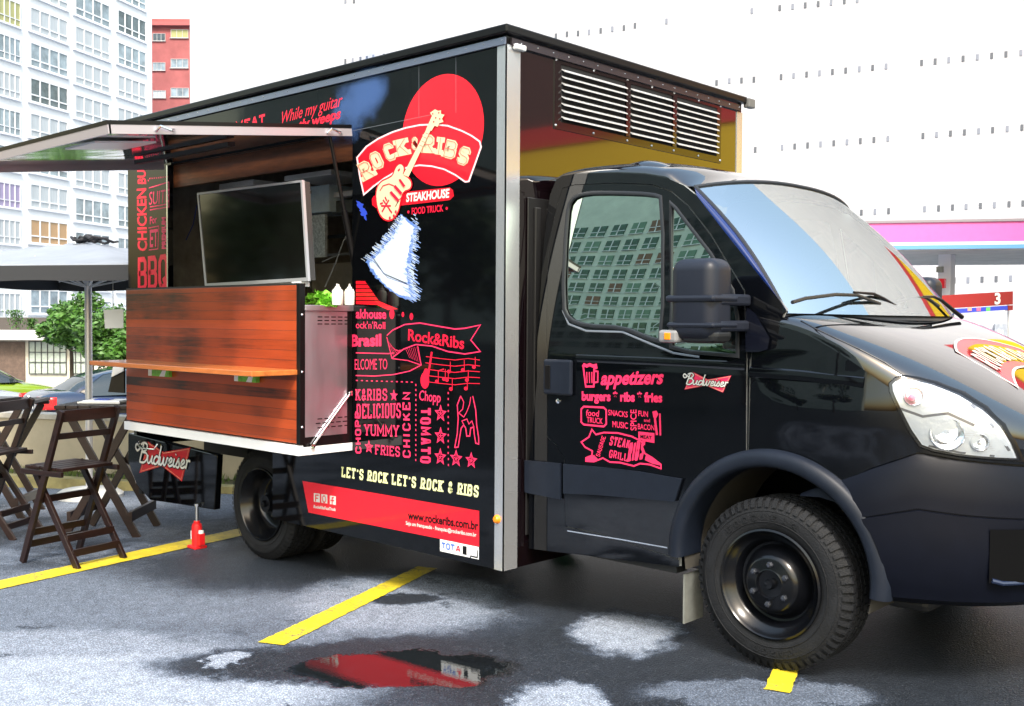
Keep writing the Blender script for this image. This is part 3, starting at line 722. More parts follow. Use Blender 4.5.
# cursive line on the header
m = MB(); fonttext(m, 'While my guitar', FR((280,124),(341,106),(280.5,112)), bold=.0, shear=.25)
fonttext(m, 'gently weeps', FR((283,134.5),(340,118),(283.5,125)), bold=.03, shear=.2)
part(m, 'header_script', HOT)
m = MB(); blocktext(m, 'MEAT', FR((236,131),(265,123),(236,122)), th=.25, serif=False); part(m, 'header_lettering', HOT)
# bow-tie beer mark with script lettering
def bowtie(parent, pts, txtA, txtB, txtT, proj, n, bord=.008, face=None):
    m = MB(); polyS(m, pts, proj, n, h=.0012); o = m.build('bow_tie_emblem', face or mat('emblem_red', (.50,.008,.012), .3), parent)
    i = inset(pts, 1.2 if bord > .006 else .8); m = MB(); lineS(m, i, bord*.4, proj, n, closed=True)
    for v in m.v: v += Vector(n)*.0012
    m.build('emblem_border', mat('emblem_gold', (.75,.45,.25), .4), o)
    for key, bd, mt_, hh in (('edge', .24, BLK, .0036), ('face', .13, WHT, .0056)):
        m = MB(); fr = FR(txtA, txtB, txtT, proj, n)
        scripttext(m, 'Budweiser', fr, bd)
        for v in m.v: v += Vector(n)*(hh-.001)
        m.build('script_lettering' if key == 'face' else 'script_outline', mt_, o)
    return o
bowtie(skirt, [(148,441.5),(164,452),(190.7,447.5),(182,481.5),(162,466),(139.5,473)], (138.5,461.5),(191,469.5),(141,446), S, (0,-1,0))
m = MB(); fonttext(m, 'CHICKEN', FR((147,251),(146,188),(138,251)), bold=.03); fonttext(m, 'BURGER', FR((146,184),(144,140),(138,184)), bold=.03)
part(m, 'pillar_lettering', HOT)
m = MB(); fonttext(m, 'SUITE', FR((149,205),(169,202),(149,192)), bold=.0, shear=.1); lineS(m, [(150,207),(168,204)], .008); lineS(m, [(149,188),(169,182),(169,207),(150,210)], .008)
fonttext(m, 'For', FR((150,224),(157,222.5),(150,217)), bold=.03); fonttext(m, 'ET', FR((150,247),(158,246),(150,230)), bold=.02); lineS(m, [(148.5,228),(159,226),(158,249),(149,250)], .007)
fonttext(m, 'PREMIUM', FR((166,249),(166,217),(162,249)), bold=.05)
for i in range(8): lineS(m, [(148,181-i*.2+0),(149,181)], .004)
for i in range(9): q = S(150+i*2.2, 178.5-i*.2); m.add(el(q.x, q.z, .006, .006, 8, .001), [tuple(range(8))])
part(m, 'pillar_lettering', PINKR)
m = MB(); blocktext(m, 'BBQ', FR((138,291),(168,288.5),(138,257.5)), th=.15, gap=.12, serif=False); part(m, 'pillar_lettering', HOT)
m = MB(); m.box((XO0-.014,-.004,1.66), (XO0,-.0005,ZO1)); m.build('pillar_edge_trim', ALU, side)

# ---------------------------------------------------------------- awning
HR = Vector((0,0,ZO1)); OUT = Vector((0,-1.482,2.372)); dirv = (OUT-HR).normalized(); nrm = Vector((0, dirv.z, -dirv.y))
if nrm.z < 0: nrm = -nrm
def AW(x, s, t): return Vector((x,0,0)) + HR + dirv*s + nrm*t
LA = (OUT-HR).length; XA0, XA1 = XO0, XO1+.02
def awbox(mb, x0, x1, s0, s1, t0, t1):
    mb.add([AW(x, s, t) for t in (t0, t1) for x, s in ((x0,s0),(x1,s0),(x1,s1),(x0,s1))], [(0,3,2,1),(4,5,6,7),(0,1,5,4),(1,2,6,5),(2,3,7,6),(3,0,4,7)])
m = MB(); awbox(m, XA0, XA1, .03, LA, .012, .03); aw = m.build('awning', PAINT, truck)
m = MB(); m.grid(lambda u, v: AW(XA0+.03+(XA1-XA0-.06)*u, .04+(LA-.07)*v, .008), 8, 6); m.build('awning_ceiling', MIRR, aw)
m = MB(); awbox(m, XA1-.004, XA1+.012, .03, LA+.01, -.030, .014); awbox(m, XA0-.012, XA0+.004, .03, LA+.01, -.030, .014); awbox(m, XA0-.012, XA1+.012, LA, LA+.016, -.030, .014)
m.build('awning_rim', mat('rim_alloy', (.42,.39,.43), .3, metal=.35), aw)
m = MB(); awbox(m, XA0-.014, XA1+.014, .03, LA+.018, .0145, .034); m.build('awning_cover_edge', BLK, aw)
m = MB()
for s in (LA-.28, .16):
    P = AW(XA1+.016, s, -.01); m.tube([P+Vector((.0,-.05,-.012)), P+Vector((.02,-.035,.012)), P+Vector((.02,.02,.0)), P+Vector((.0,.05,.008))], .007, 8)
m.build('awning_latch', CHRM, aw)
m = MB(); a = AW(XA1-.03, .16, -.03); b_ = Vector((XO1-.01,.02,2.12)); c_ = b_+Vector((0,.06,-.55)); m.tube([a, a.lerp(c_,.45)], .011, 10); m.tube([a.lerp(c_,.44), c_], .019, 10); m.build('gas_strut', BLK, truck, smooth=True)
m = MB(); awbox(m, -3.55, -3.2, .95, 1.3, -.012, -.002); m.build('ceiling_lamp', WHITEM, aw)
m = MB(); awbox(m, -4.3, -3.2, .45, .50, -.03, -.004); m.build('ceiling_lamp', DARKP, aw)

# ---------------------------------------------------------------- counter
def wood_planks(name, col, dark, plank=.056):
    m = D.materials.new(name); m.use_nodes = True; N = m.node_tree.nodes; L = m.node_tree.links; b = N['Principled BSDF']
    tc = N.new('ShaderNodeNewGeometry'); sep = N.new('ShaderNodeSeparateXYZ'); L.new(tc.outputs['Position'], sep.inputs[0])
    def M_(op, a, c=0.):
        t = N.new('ShaderNodeMath'); t.operation = op
        for i, q in enumerate((a, c)):
            if isinstance(q, (int, float)): t.inputs[i].default_value = q
            else: L.new(q, t.inputs[i])
        return t.outputs[0]
    zi = M_('DIVIDE', sep.outputs[2], plank); fl = M_('FLOOR', zi); fr = M_('FRACT', zi)
    wn2 = N.new('ShaderNodeTexWhiteNoise'); wn2.noise_dimensions = '1D'; L.new(fl, wn2.inputs['W'])
    xo = M_('ADD', sep.outputs[0], M_('MULTIPLY', wn2.outputs[0], 7.))
    cmb = N.new('ShaderNodeCombineXYZ'); L.new(M_('MULTIPLY', xo, 1.0), cmb.inputs[0]); L.new(M_('MULTIPLY', sep.outputs[2], 16.), cmb.inputs[2]); L.new(M_('MULTIPLY', sep.outputs[1], 16.), cmb.inputs[1])
    n1 = N.new('ShaderNodeTexNoise'); n1.inputs['Scale'].default_value = 2.6; n1.inputs['Detail'].default_value = 8; n1.inputs['Roughness'].default_value = .7; n1.inputs['Distortion'].default_value = .8; L.new(cmb.outputs[0], n1.inputs['Vector'])
    n2 = N.new('ShaderNodeTexNoise'); n2.inputs['Scale'].default_value = 1.7; n2.inputs['Detail'].default_value = 3; L.new(tc.outputs['Position'], n2.inputs['Vector'])
    s = M_('ADD', M_('MULTIPLY', n1.outputs[0], .45), M_('ADD', M_('MULTIPLY', n2.outputs[0], .85), M_('MULTIPLY', wn2.outputs[0], .34)))
    cr = N.new('ShaderNodeValToRGB'); L.new(s, cr.inputs[0]); e = cr.color_ramp.elements
    e[0].position = .58; e[0].color = (*dark, 1); e[1].position = 1.0; e[1].color = (*[min(1, c*1.5) for c in col], 1); x = e.new(.78); x.color = (*col, 1)
    gap = M_('GREATER_THAN', fr, .035); mx = N.new('ShaderNodeMix'); mx.data_type = 'RGBA'; L.new(gap, mx.inputs[0]); mx.inputs[6].default_value = (.012,.005,.003,1); L.new(cr.outputs[0], mx.inputs[7])
    L.new(mx.outputs[2], b.inputs['Base Color']); b.inputs['Roughness'].default_value = .32; b.inputs['Coat Weight'].default_value = .25
    bp = N.new('ShaderNodeBump'); bp.inputs['Strength'].default_value = .5; bp.inputs['Distance'].default_value = .004; L.new(M_('ADD', gap, M_('MULTIPLY', n1.outputs[0], .12)), bp.inputs['Height']); L.new(bp.outputs[0], b.inputs['Normal'])
    return m
WOODP = wood_planks('varnished_planks', (.27,.040,.008), (.032,.007,.003))
WOODS = mat('varnished_shelf', (.50,.15,.035), .3, var=.3, vs_=3, stretch=(1,8,8), coat=.3)
YW = -.37; XC0 = -4.66; XC1 = XO1
m = MB(); m.box((XC0,YW,.765), (XC1-.030,YW+.03,1.655)); cnt = m.build('counter_front', WOODP, truck, bevel=.002)
m = MB(); m.box((XC1-.030,YW-.002,.76), (XC1+.004,YW+.034,1.665)); cp = m.build('counter_post', BLK, truck, bevel=.002)
m = MB()
for z in (1.49, 1.17, .86): m.lathe([(0,.006),(.005,.004),(.008,0)], Matrix.Translation((XC1+.004,YW+.014,z)) @ Matrix.Rotation(R(90),4,'Y'), 8)
m.build('screws', ALU, cp)
m = MB(); m.box((XC0+.08,YW-.30,1.152), (XC1-.02,YW,1.182)); m.build('counter_shelf', WOODS, truck, bevel=.004)
m = MB(); m.box((XC1-.012,YW+.034,.80), (XC1,-.0015-.035,1.51)); sp_ = m.build('counter_side_panel', STEEL, truck)
m = MB()
for zz in (1.475,1.455,1.435,.895,.87,.845):
    for i in range(5): y = YW+.11+i*.048+(.012 if int(zz*200) % 2 else 0); m.box((XC1-.004,y,zz), (XC1+.0015,y+.032,zz+.006))
m.build('side_panel_slots', BLK, sp_)
m = MB(); m.box((XC1-.02,-.036,.74), (XC1+.002,-.002,1.51)); m.box((XC1-.02,YW+.034,.74), (XC1+.001,-.036,.80)); m.build('counter_side_frame', BLK, truck)
m = MB(); m.box((XC0,YW+.03,1.512), (XC1+.012,.03,1.545)); m.build('counter_worktop', STEEL, truck, bevel=.003)
m = MB(); m.box((XC0-.01,YW-.012,.700), (XC1+.004,YW+.02,.755)); m.box((XC1-.012,YW+.02,.700), (XC1+.006,-.002,.745)); m.box((XC0,YW+.02,.70), (XC1-.012,-.002,.715)); m.build('counter_base_rail', WHITEM, truck)
m = MB(); a = on(351,393,0,XC1); b_ = on(311,446,0,XC1); a = Vector((XC1+.012,-.02,a.z)); b_ = Vector((XC1+.012,b_.y,b_.z)); m.tube([a, b_], .006, 8); m.lathe([(0,.012),(.014,.01),(.014,0)], Matrix.Translation(b_) @ Matrix.Rotation(R(90),4,'Y'), 10); m.lathe([(0,.012),(.014,.01),(.014,0)], Matrix.Translation(a) @ Matrix.Rotation(R(90),4,'Y'), 10)
m.build('counter_stay', CHRM, truck, smooth=True)
m = MB(); m.box((XC0,YW+.03,.72), (XC0+.01,-.0,1.64)); m.box((XC0,YW+.002,1.655), (XC1-.03,YW+.06,1.667)); m.build('counter_end', DARK, truck)
# kitchen inside
KW = mat('kitchen_white', (.92,.93,.92), .35, var=.1); KS = mat('kitchen_steel', (.62,.78,.90), .3, metal=.0, var=.15)
def kbox(name, x0, y0, x1, y1, Y, dep_, mt_, bev=.006):
    a = on(x0, y1, 1, Y); b2 = on(x1, y0, 1, Y); mm = MB(); mm.box((a.x,Y,min(a.z,b2.z)), (b2.x,Y+dep_,max(a.z,b2.z))); return mm.build(name, mt_, truck, bevel=bev)
kbox('extractor_hood', 284,169,331,181, .55, .4, KW); kbox('extractor_hood', 219,179,253,190, .55, .4, KW)
eb = kbox('electrical_box', 304,184,329,214, .56, .25, KS)
a = on(308,205,1,.555); m = MB(); m.box((a.x-.01,.545,a.z-.05), (a.x+.02,.559,a.z)); a = on(309,191,1,.555); m.box((a.x-.015,.545,a.z-.02), (a.x+.02,.559,a.z)); m.build('switch', BLK, eb)
kbox('steel_shelf', 331,190,352,198, .6, .3, KW, .003); kbox('storage_tray', 332,199,353,214, .62, .3, mat('tray_dark', (.08,.09,.09), .4), .004)
kbox('checker_plate', 306,214,325,258, .58, .02, mat('checker_metal', (.55,.56,.55), .35, metal=.2, var=.5, vs_=60), 0)
kbox('rack_rail', 312,233,356,240, .8, .02, BLK, 0); kbox('rack_rail', 312,252,356,257, .8, .02, mat('rail_grey', (.2,.2,.19), .4), 0)
kbox('griddle_back', 312,262,356,292, .85, .03, mat('griddle_bronze', (.26,.21,.15), .35, metal=.1, var=.3), 0)
kbox('fridge_panel', 180,222,200,250, .8, .3, mat('fridge_grey', (.12,.14,.14), .4), .004)
m = MB(); m.box((XO0,.045,2.40), (XO1,.07,ZO1)); m.build('header_board', mat('header_wood', (.14,.045,.015), .45, var=.4, stretch=(1,8,8)), truck)
m = MB(); m.tube([on(352,236,1,.5), on(344,240,1,.5), on(336,262,1,.45), on(325,287,1,.4)], .005, 6); m.tube([on(346,236,1,.5), on(338,255,1,.5), on(322,262,1,.45)], .004, 6); m.build('power_cable', mat('cable_grey', (.3,.32,.33), .5), truck)
m = MB(); m.tube([on(197,205,1,.3), on(193,225,1,.3), on(186,240,1,.3)], .004, 6); m.build('power_cable', mat('cable_blue', (.04,.08,.35), .5), truck)

# ================================================================== CAB
def lerp(tab, x):
    if x <= tab[0][0]: return tab[0][1]
    for (a, p), (b, q) in zip(tab, tab[1:]):
        if x <= b:
            t = (x-a)/(b-a); return p+(q-p)*t
    return tab[-1][1]
def smooth_tab(tab, n=60):          # Catmull-Rom resample of a table
    out = []
    for i in range(len(tab)-1):
        p0 = tab[max(i-1,0)]; p1 = tab[i]; p2 = tab[i+1]; p3 = tab[min(i+2,len(tab)-1)]
        m1 = (p2[1]-p0[1])/(p2[0]-p0[0]); m2 = (p3[1]-p1[1])/(p3[0]-p1[0]); h = p2[0]-p1[0]
        for k in range(10):
            t = k/10; out.append((p1[0]+h*t, (2*t**3-3*t*t+1)*p1[1]+(t**3-2*t*t+t)*h*m1+(-2*t**3+3*t*t)*p2[1]+(t**3-t*t)*h*m2))
    out.append(tab[-1]); return out
ZS = smooth_tab([(-.25,1.50),(-.11,1.466),(.08,1.425),(.26,1.340),(.45,1.215),(.6,1.115),(.8,1.00),(1.05,.93)])
ZT = smooth_tab([(-.25,1.575),(-.05,1.535),(.1,1.505),(.2,1.475),(.41,1.395),(.6,1.300),(.8,1.175),(.95,1.065),(1.05,.965)])
HWN = .985
NC = 3.6
def hw0(X, z):
    t = min(max((X-.1)/.95, 0), .9999); h = HWN*(1-t**2.6)**(1/2.2)
    if z > 1.25: h -= .115*((min(z,2.3)-1.25)/.85)**1.4
    return h
def hwf(X, z):
    h = hw0(X, min(z, lerp(ZS, X)))
    zs, zt = lerp(ZS, X), lerp(ZT, X)
    if X > -.12: h += (.016*math.exp(-((z-1.10)/.13)**2)-.010*math.exp(-((z-1.24-.25*X*0)/.05)**2))*min(1, (X+.12)/.2)*max(0, 1-max(0, X-.45)/.2)
    if z > zs: h *= max(0, 1-min(1, (z-zs)/(zt-zs))**NC)**(1/NC)
    return h
def side_y(X, z): return YC-hw0(X, z)
def fend_y(X, z): return YC-hwf(X, z)
def hit(p, fn=side_y):
    Y = .165
    for i in range(40):
        P = on(p[0], p[1], 1, Y); Y = .5*Y+.5*fn(P.x, P.z)
    return (P.x, P.z)
def hits(pts, fn=side_y): return [hit(p, fn) for p in pts]
def inpoly(p, poly):
    c = False; n = len(poly)
    for i in range(n):
        a = poly[i]; b = poly[i-1]
        if (a[1] > p[1]) != (b[1] > p[1]) and p[0] < (b[0]-a[0])*(p[1]-a[1])/(b[1]-a[1])+a[0]: c = not c
    return c
def dens(poly, d=.04):
    out = []; n = len(poly)
    for i in range(n):
        a, b = poly[i], poly[(i+1)%n]; k = max(1, int(math.hypot(b[0]-a[0], b[1]-a[1])/d))
        out += [(a[0]+(b[0]-a[0])*j/k, a[1]+(b[1]-a[1])*j/k) for j in range(k)]
    return out
def chaikin(poly, it=2, closed=True):
    for _ in range(it):
        out = []; n = len(poly)
        for i in range(n if closed else n-1):
            a, b = poly[i], poly[(i+1)%n]; out += [(a[0]*.75+b[0]*.25, a[1]*.75+b[1]*.25), (a[0]*.25+b[0]*.75, a[1]*.25+b[1]*.75)]
        poly = out if closed else [poly[0]]+out+[poly[-1]]
    return poly
def skin(mb, outline, holes, fn, o=0., d=.05, left=False):
    outline = dens(outline, d); holes = [dens(h, d) for h in holes]
    pts = [Vector(p) for p in outline]; edges = [(i,(i+1)%len(outline)) for i in range(len(outline))]
    for h in holes:
        k = len(pts); pts += [Vector(p) for p in h]; edges += [(k+i, k+(i+1)%len(h)) for i in range(len(h))]
    x0 = min(p[0] for p in outline); x1 = max(p[0] for p in outline); z0 = min(p[1] for p in outline); z1 = max(p[1] for p in outline)
    bnd = list(pts)
    nx = int((x1-x0)/d)+1; nz = int((z1-z0)/d)+1
    for i in range(nx):
        for j in range(nz):
            q = (x0+(i+.5)*d, z0+(j+.5)*d)
            if inpoly(q, outline) and not any(inpoly(q, h) for h in holes):
                if min((q[0]-b.x)**2+(q[1]-b.y)**2 for b in bnd) > (d*.45)**2: pts.append(Vector(q))
    r = delaunay_2d_cdt(pts, edges, [], 0, 1e-7); V, Fc = r[0], r[2]; fs = []
    for f in Fc:
        c = (sum(V[i].x for i in f)/3, sum(V[i].y for i in f)/3)
        if inpoly(c, outline) and not any(inpoly(c, h) for h in holes): fs.append(tuple(f))
    k = len(mb.v)
    for v in V:
        y = fn(v.x, v.y)-o; mb.v.append(Vector((v.x, 2*YC-y if left else y, v.y)))
    mb.f += [tuple(i+k for i in f) for f in fs]
    return mb
def band(mb, pts, t, fn, o=.004, closed=False, left=False, th=0.0):
    Lp, Rp = strip2d(pts, t, closed); n = len(pts)
    def lf(p, q): y = fn(p[0], p[1])-q; return (p[0], 2*YC-y if left else y, p[1])
    m_ = n if closed else n-1
    if not th:
        mb.add([lf(p, o) for p in Lp]+[lf(p, o) for p in Rp], [(i,(i+1)%n,n+(i+1)%n,n+i) for i in range(m_)])
    else:      # raised half-round bead
        C = [((a[0]+b[0])/2, (a[1]+b[1])/2) for a, b in zip(Lp, Rp)]
        mid = lambda A, w: [((a[0]*(1-w)+c[0]*w), (a[1]*(1-w)+c[1]*w)) for a, c in zip(A, C)]
        rows = [[lf(p, -.002) for p in Lp], [lf(p, th*.75) for p in mid(Lp,.25)], [lf(p, th) for p in C], [lf(p, th*.75) for p in mid(Rp,.25)], [lf(p, -.002) for p in Rp]]
        vs = [v for r_ in rows for v in r_]; mb.add(vs, [(a*n+i, a*n+(i+1)%n, (a+1)*n+(i+1)%n, (a+1)*n+i) for a in range(4) for i in range(m_)])
AC = (-.03, .41); AR = .47
def arc2(R_, a0, a1, n=24, c=AC): return [(c[0]+R_*math.cos(R(a0+(a1-a0)*i/n)), c[1]+R_*math.sin(R(a0+(a1-a0)*i/n))) for i in range(n+1)]
# outlines on the cab side (X, Z)
door_t = hits([(547,358),(548.4,254),(553,222),(558,202),(562.6,188),(575,184.5),(615,182.7),(651.8,184),(671.6,191),(688.6,205.3),(711,233.7),(745,290.3)])
adx = door_t[-1][0]
aa = math.degrees(math.acos((-.155-AC[0])/AR))
door_b = [(-.160,1.30),(-.155,AC[1]+AR*math.sin(R(aa)))] + arc2(AR, aa, 176, 12)[1:] + [(-.50,.372)] + hits([(600,534),(566,527),(564,497),(564,458),(557,446),(547,437)])
door = door_t + door_b
win = chaikin(hits([(567,216),(571,199),(584,193),(615,192.6),(651.8,194),(664,198),(664,342),(649,338.5),(623.5,327.5),(586.7,326),(569.5,320),(563,306)]), 1)
qwin = hits([(671,203),(676,208),(711,253.5),(733,290),(738,318),(738,356),(690,352),(671,347)])
rearE = hits([(526,548),(528,460),(537,380),(540,300),(544,240),(550,195),(556,180),(562,176)])
rearE = [(min(x, -1.30) if False else max(x, -1.425), z) for x, z in rearE]
topE = hits([(580,173.5),(615,173),(645,174.5),(668,178.5),(684,185.5),(697,196)])
apE = hits([(720,226),(750,264),(786,309)])
cabside = rearE + topE + apE + [(-.02,1.46),(-.12,1.43),(-.150,1.30),(-.150,AC[1]+AR*math.sin(R(aa))-.003)] + arc2(AR, aa+.6, 178, 12)[1:] + [(-.50,.34)]
bt = [(.242,.815),(.40,.885),(.565,.958),(.70,.935),(.87,.915),(1.03,.905)]
zs_line = [(x, lerp(ZS, x)) for x in [-.135+i*.05 for i in range(24)]]
zs_line = [p for p in zs_line if p[0] < 1.03]+[(1.035, lerp(ZS,1.035))]
a_b = math.degrees(math.acos((.242-AC[0])/AR))
fender = [(-.142,1.30)]+zs_line + bt[::-1][:-1] + arc2(AR, a_b, aa-.8, 16)
for lft in (False, True):
    nm = truck
    m = MB(); skin(m, cabside, [door_t+door_b[:2]+arc2(AR+.002, aa, 176, 12)[1:]+door_b[14:]], side_y, 0, .06, lft)
    cs = m.build('cab_side', CABP, truck, smooth=True)
    m = MB(); skin(m, fender, [], fend_y, 0, .045, lft); m.build('front_fender', CABP, truck, smooth=True)
    # door: shrink outline a little for the shut line
    Lp, Rp = strip2d(door, .008, True); dd = Lp if abs(sum(Lp[i][0]*Lp[(i+1)%len(Lp)][1]-Lp[(i+1)%len(Lp)][0]*Lp[i][1] for i in range(len(Lp)))) < abs(sum(Rp[i][0]*Rp[(i+1)%len(Rp)][1]-Rp[(i+1)%len(Rp)][0]*Rp[i][1] for i in range(len(Rp)))) else Rp
    m = MB(); skin(m, dd, [win, qwin], side_y, .003, .05, lft); dr = m.build('cab_door', CABP, truck, smooth=True)
    m = MB(); skin(m, cabside, [win, qwin], side_y, -.02, .12, lft); m.build('inner_panel', mat('cab_lining', (.30,.32,.33), .8), truck)
    m = MB(); band(m, win, .022, side_y, 0, True, lft, .010); band(m, qwin, .020, side_y, 0, True, lft, .010); m.build('window_seal', RUB, dr, smooth=True)
    GL = D.materials.get('side_glass')
    if GL is None:
        def glass(name, tint, ior, rgh=.0, gcol=(1,1,1)):
            g_ = D.materials.new(name); g_.use_nodes = True; N = g_.node_tree.nodes; L = g_.node_tree.links; N.clear()
            o_ = N.new('ShaderNodeOutputMaterial'); mx = N.new('ShaderNodeMixShader'); fr_ = N.new('ShaderNodeFresnel'); fr_.inputs[0].default_value = ior
            t_ = N.new('ShaderNodeBsdfTransparent'); t_.inputs[0].default_value = (*tint, 1); s_ = N.new('ShaderNodeBsdfGlossy'); s_.inputs['Roughness'].default_value = rgh; s_.inputs[0].default_value = (*gcol, 1)
            nz = N.new('ShaderNodeTexNoise'); nz.inputs['Scale'].default_value = 1.3; nz.inputs['Detail'].default_value = 0; tc_ = N.new('ShaderNodeTexCoord'); L.new(tc_.outputs['Object'], nz.inputs['Vector'])
            bp = N.new('ShaderNodeBump'); bp.inputs['Strength'].default_value = .07 if name == 'side_glass' else .03; bp.inputs['Distance'].default_value = .05; L.new(nz.outputs[0], bp.inputs['Height']); L.new(bp.outputs[0], s_.inputs['Normal'])
            L.new(fr_.outputs[0], mx.inputs[0]); L.new(t_.outputs[0], mx.inputs[1]); L.new(s_.outputs[0], mx.inputs[2]); L.new(mx.outputs[0], o_.inputs[0]); return g_
        GL = glass('side_glass', (.10,.14,.12), 7.0, .0, (.84,1.,.90)); GLW = glass('windscreen_glass', (.80,.95,.95), 9.0, .0, (.95,1.,1.))
    m = MB(); skin(m, win, [], side_y, -.008, .06, lft); m.build('door_window', GL, dr, smooth=True)
    m = MB(); skin(m, qwin, [], side_y, -.008, .06, lft); m.build('quarter_window', GL, dr, smooth=True)
    if not lft: rdoor = dr
# upper front body: wings + bonnet as one lofted skin
def nose(u, v):
    X = -.135+1.175*math.sin(v*math.pi/2*.999)**1.0 if False else -.135+1.17*(1-(1-v)**1.5)
    a = math.pi*u; hwid = hw0(X, lerp(ZS, X)); n = NC
    c, s = math.cos(a), math.sin(a)
    y = -math.copysign(abs(c)**(2/n), c)*hwid; z = lerp(ZS, X)+(lerp(ZT, X)-lerp(ZS, X))*s**(2/n)
    return (X, YC+y, z)
m = MB(); m.grid(nose, 48, 40); bonnet = m.build('bonnet', BONP, truck, smooth=True)
def topz(X, Y):
    d = abs(Y-YC)/hw0(X, lerp(ZS, X)); return lerp(ZS, X)+(lerp(ZT, X)-lerp(ZS, X))*max(0,1-min(1,d)**NC)**(1/NC)
def hitTop(p):
    d = ray(*p); t0, t1 = 2.0, 9.0; t = 2.0; prev = None
    while t < 9:
        P = CP+d*t
        if -.3 < P.x < 1.04 and abs(P.y-YC) < hw0(P.x, 1) and P.z < topz(P.x, P.y): return CP+d*(t-.005)
        t += .01
    return CP+d*5
# bonnet shut line
for lft in (False, True):
    m = MB(); pts = [hitTop(p) for p in ((801,321),(815,328),(835,338),(860,350.5),(885,364),(905,375))]
    out = []
    for P in pts:
        out.append(Vector((P.x, 2*YC-P.y if lft else P.y, topz(P.x, P.y)+.001)))
    m.tube(out, .0035, 6); m.build('bonnet_shut_line', RUB, bonnet)
# nose front wall below the bonnet edge, grille
def nosewall(u, v):
    X = 1.035; a = -1+2*u
    s = a; yy = s*.93; t = (1-(abs(yy)/HWN)**2.2)**(1/2.6); X = .1+.95*t*.985
    return (X-.02, YC+yy, .55+.42*v)
m = MB(); m.grid(nosewall, 32, 6); m.build('radiator_grille', DARKP, truck, smooth=True)
# windscreen
WB = [(-.005,1.505,.94),(.20,1.500,.0)]      # base: corner(X,z,halfwidth), centre
WTc = [(-.545,2.095,.825),(-.43,2.165,.0)]
def ws(u, v, e=0.):
    s = -1+2*u; q = 1-abs(s)**2.4
    bx = WB[0][0]+(WB[1][0]-WB[0][0])*q; bz = WB[0][1]+(WB[1][1]-WB[0][1])*q; by = s*WB[0][2]
    tx = WTc[0][0]+(WTc[1][0]-WTc[0][0])*q; tz = WTc[0][1]+(WTc[1][1]-WTc[0][1])*q; ty = s*WTc[0][2]
    bul = .035*math.sin(math.pi*v)
    return Vector((bx+(tx-bx)*v+bul*.75+e*.72, YC+by+(ty-by)*v, bz+(tz-bz)*v+bul*.6+e*.66))
m = MB(); m.grid(lambda u, v: ws(u, v), 30, 14); wscr = m.build('windscreen', GLW, truck, smooth=True)
m = MB(); edge = [ws(i/20, 1, .002) for i in range(21)]; m.tube(edge, .009, 8); m.tube([ws(0, i/12, .002) for i in range(13)], .011, 8); m.tube([ws(1, i/12, .002) for i in range(13)], .011, 8)
m.build('windscreen_seal', RUB, wscr, smooth=True)
m = MB(); m.grid(lambda u, v: ws(u, -.02+.05*v, -.012), 30, 2); m.build('cowl_panel', DARKP, truck, smooth=True)
# pillar skins between side edge and glass
for lft in (False, True):
    edge_s = [Vector((x, side_y(x, z), z)) for x, z in [topE[-1]]+apE]
    def lp(P, t):
        Ls = [0]; 
        for a, b in zip(P, P[1:]): Ls.append(Ls[-1]+(b-a).length)
        x = t*Ls[-1]
        for i in range(len(P)-1):
            if x <= Ls[i+1]+1e-9: return P[i].lerp(P[i+1], (x-Ls[i])/(Ls[i+1]-Ls[i]))
        return P[-1]
    def pil(u, v):
        A = lp(edge_s, u); B = ws(0, 1-u); C = A.lerp(B, v); o_ = math.sin(math.pi*v)*.014; C = C+Vector((o_*.5, -o_, o_*.3))
        if lft: C.y = 2*YC-C.y
        return C
    m = MB(); m.grid(pil, 12, 6); m.build('windscreen_pillar', mat('pillar_sky_tint', (.004,.015,.10), .06, spec=.9), truck, smooth=True)  # blue sky reflection put into the black pillars' base colour
# roof
ZRS = smooth_tab([(-1.43,2.12),(-1.25,2.185),(-.9,2.178),(-.7,2.130),(-.54,2.040)])
ZRT = smooth_tab([(-1.43,2.215),(-1.25,2.275),(-.9,2.280),(-.7,2.245),(-.54,2.190),(-.40,2.155)])
tops = sorted(rearE[-2:]+topE)
def roof(u, v):
    a = math.pi*u; n = 2.8; c, s = math.cos(a), math.sin(a)
    w = abs(c)**(2/n); q = 1-w**2.4
    Xe = WTc[0][0]+(WTc[1][0]-WTc[0][0])*q
    X = -1.42+(Xe+1.42)*v
    zs = lerp(tops, min(X, -.54)); zt = lerp(ZRT, X)
    hwd = hw0(-.6, zs)
    z = zs+(zt-zs)*s**(2/n)
    if v > .85:
        T_ = ws(.5-.5*math.copysign(w, c), 1); k = (v-.85)/.15; z = z*(1-k)+T_.z*k+.004*k; Y = (YC-math.copysign(w, c)*hwd)*(1-k)+T_.y*k
        return (X, Y, z)
    return (X, YC-math.copysign(w, c)*hwd, z)
m = MB(); m.grid(roof, 40, 30); m.build('cab_roof', BONP, truck, smooth=True)
m = MB(); m.box((-1.41,YC-.84,.35), (-1.39,YC+.84,2.15)); m.build('cab_rear_wall', DARK, truck)
# roof rail ends
for sgn in (1, -1):
    m = MB()
    def fair(u, v):
        x = -1.02+.40*v; w = .075*math.sin(math.pi*min(1,max(.0,v*.92+.06)))**.5; h = .042*(1-(2*v-.85)**2*.7)*(.35+.65*math.sin(math.pi*min(1,v+.02))**.4)
        a = math.pi*u; y = YC-sgn*(.745+w*math.cos(a)*1.0); z = lerp(ZRT, x)-.075-.11*max(0,x+.75)+h*math.sin(a)+.015
        return (x, y, z)
    m.grid(fair, 10, 24); m.build('roof_fairing', BONP, truck, smooth=True)
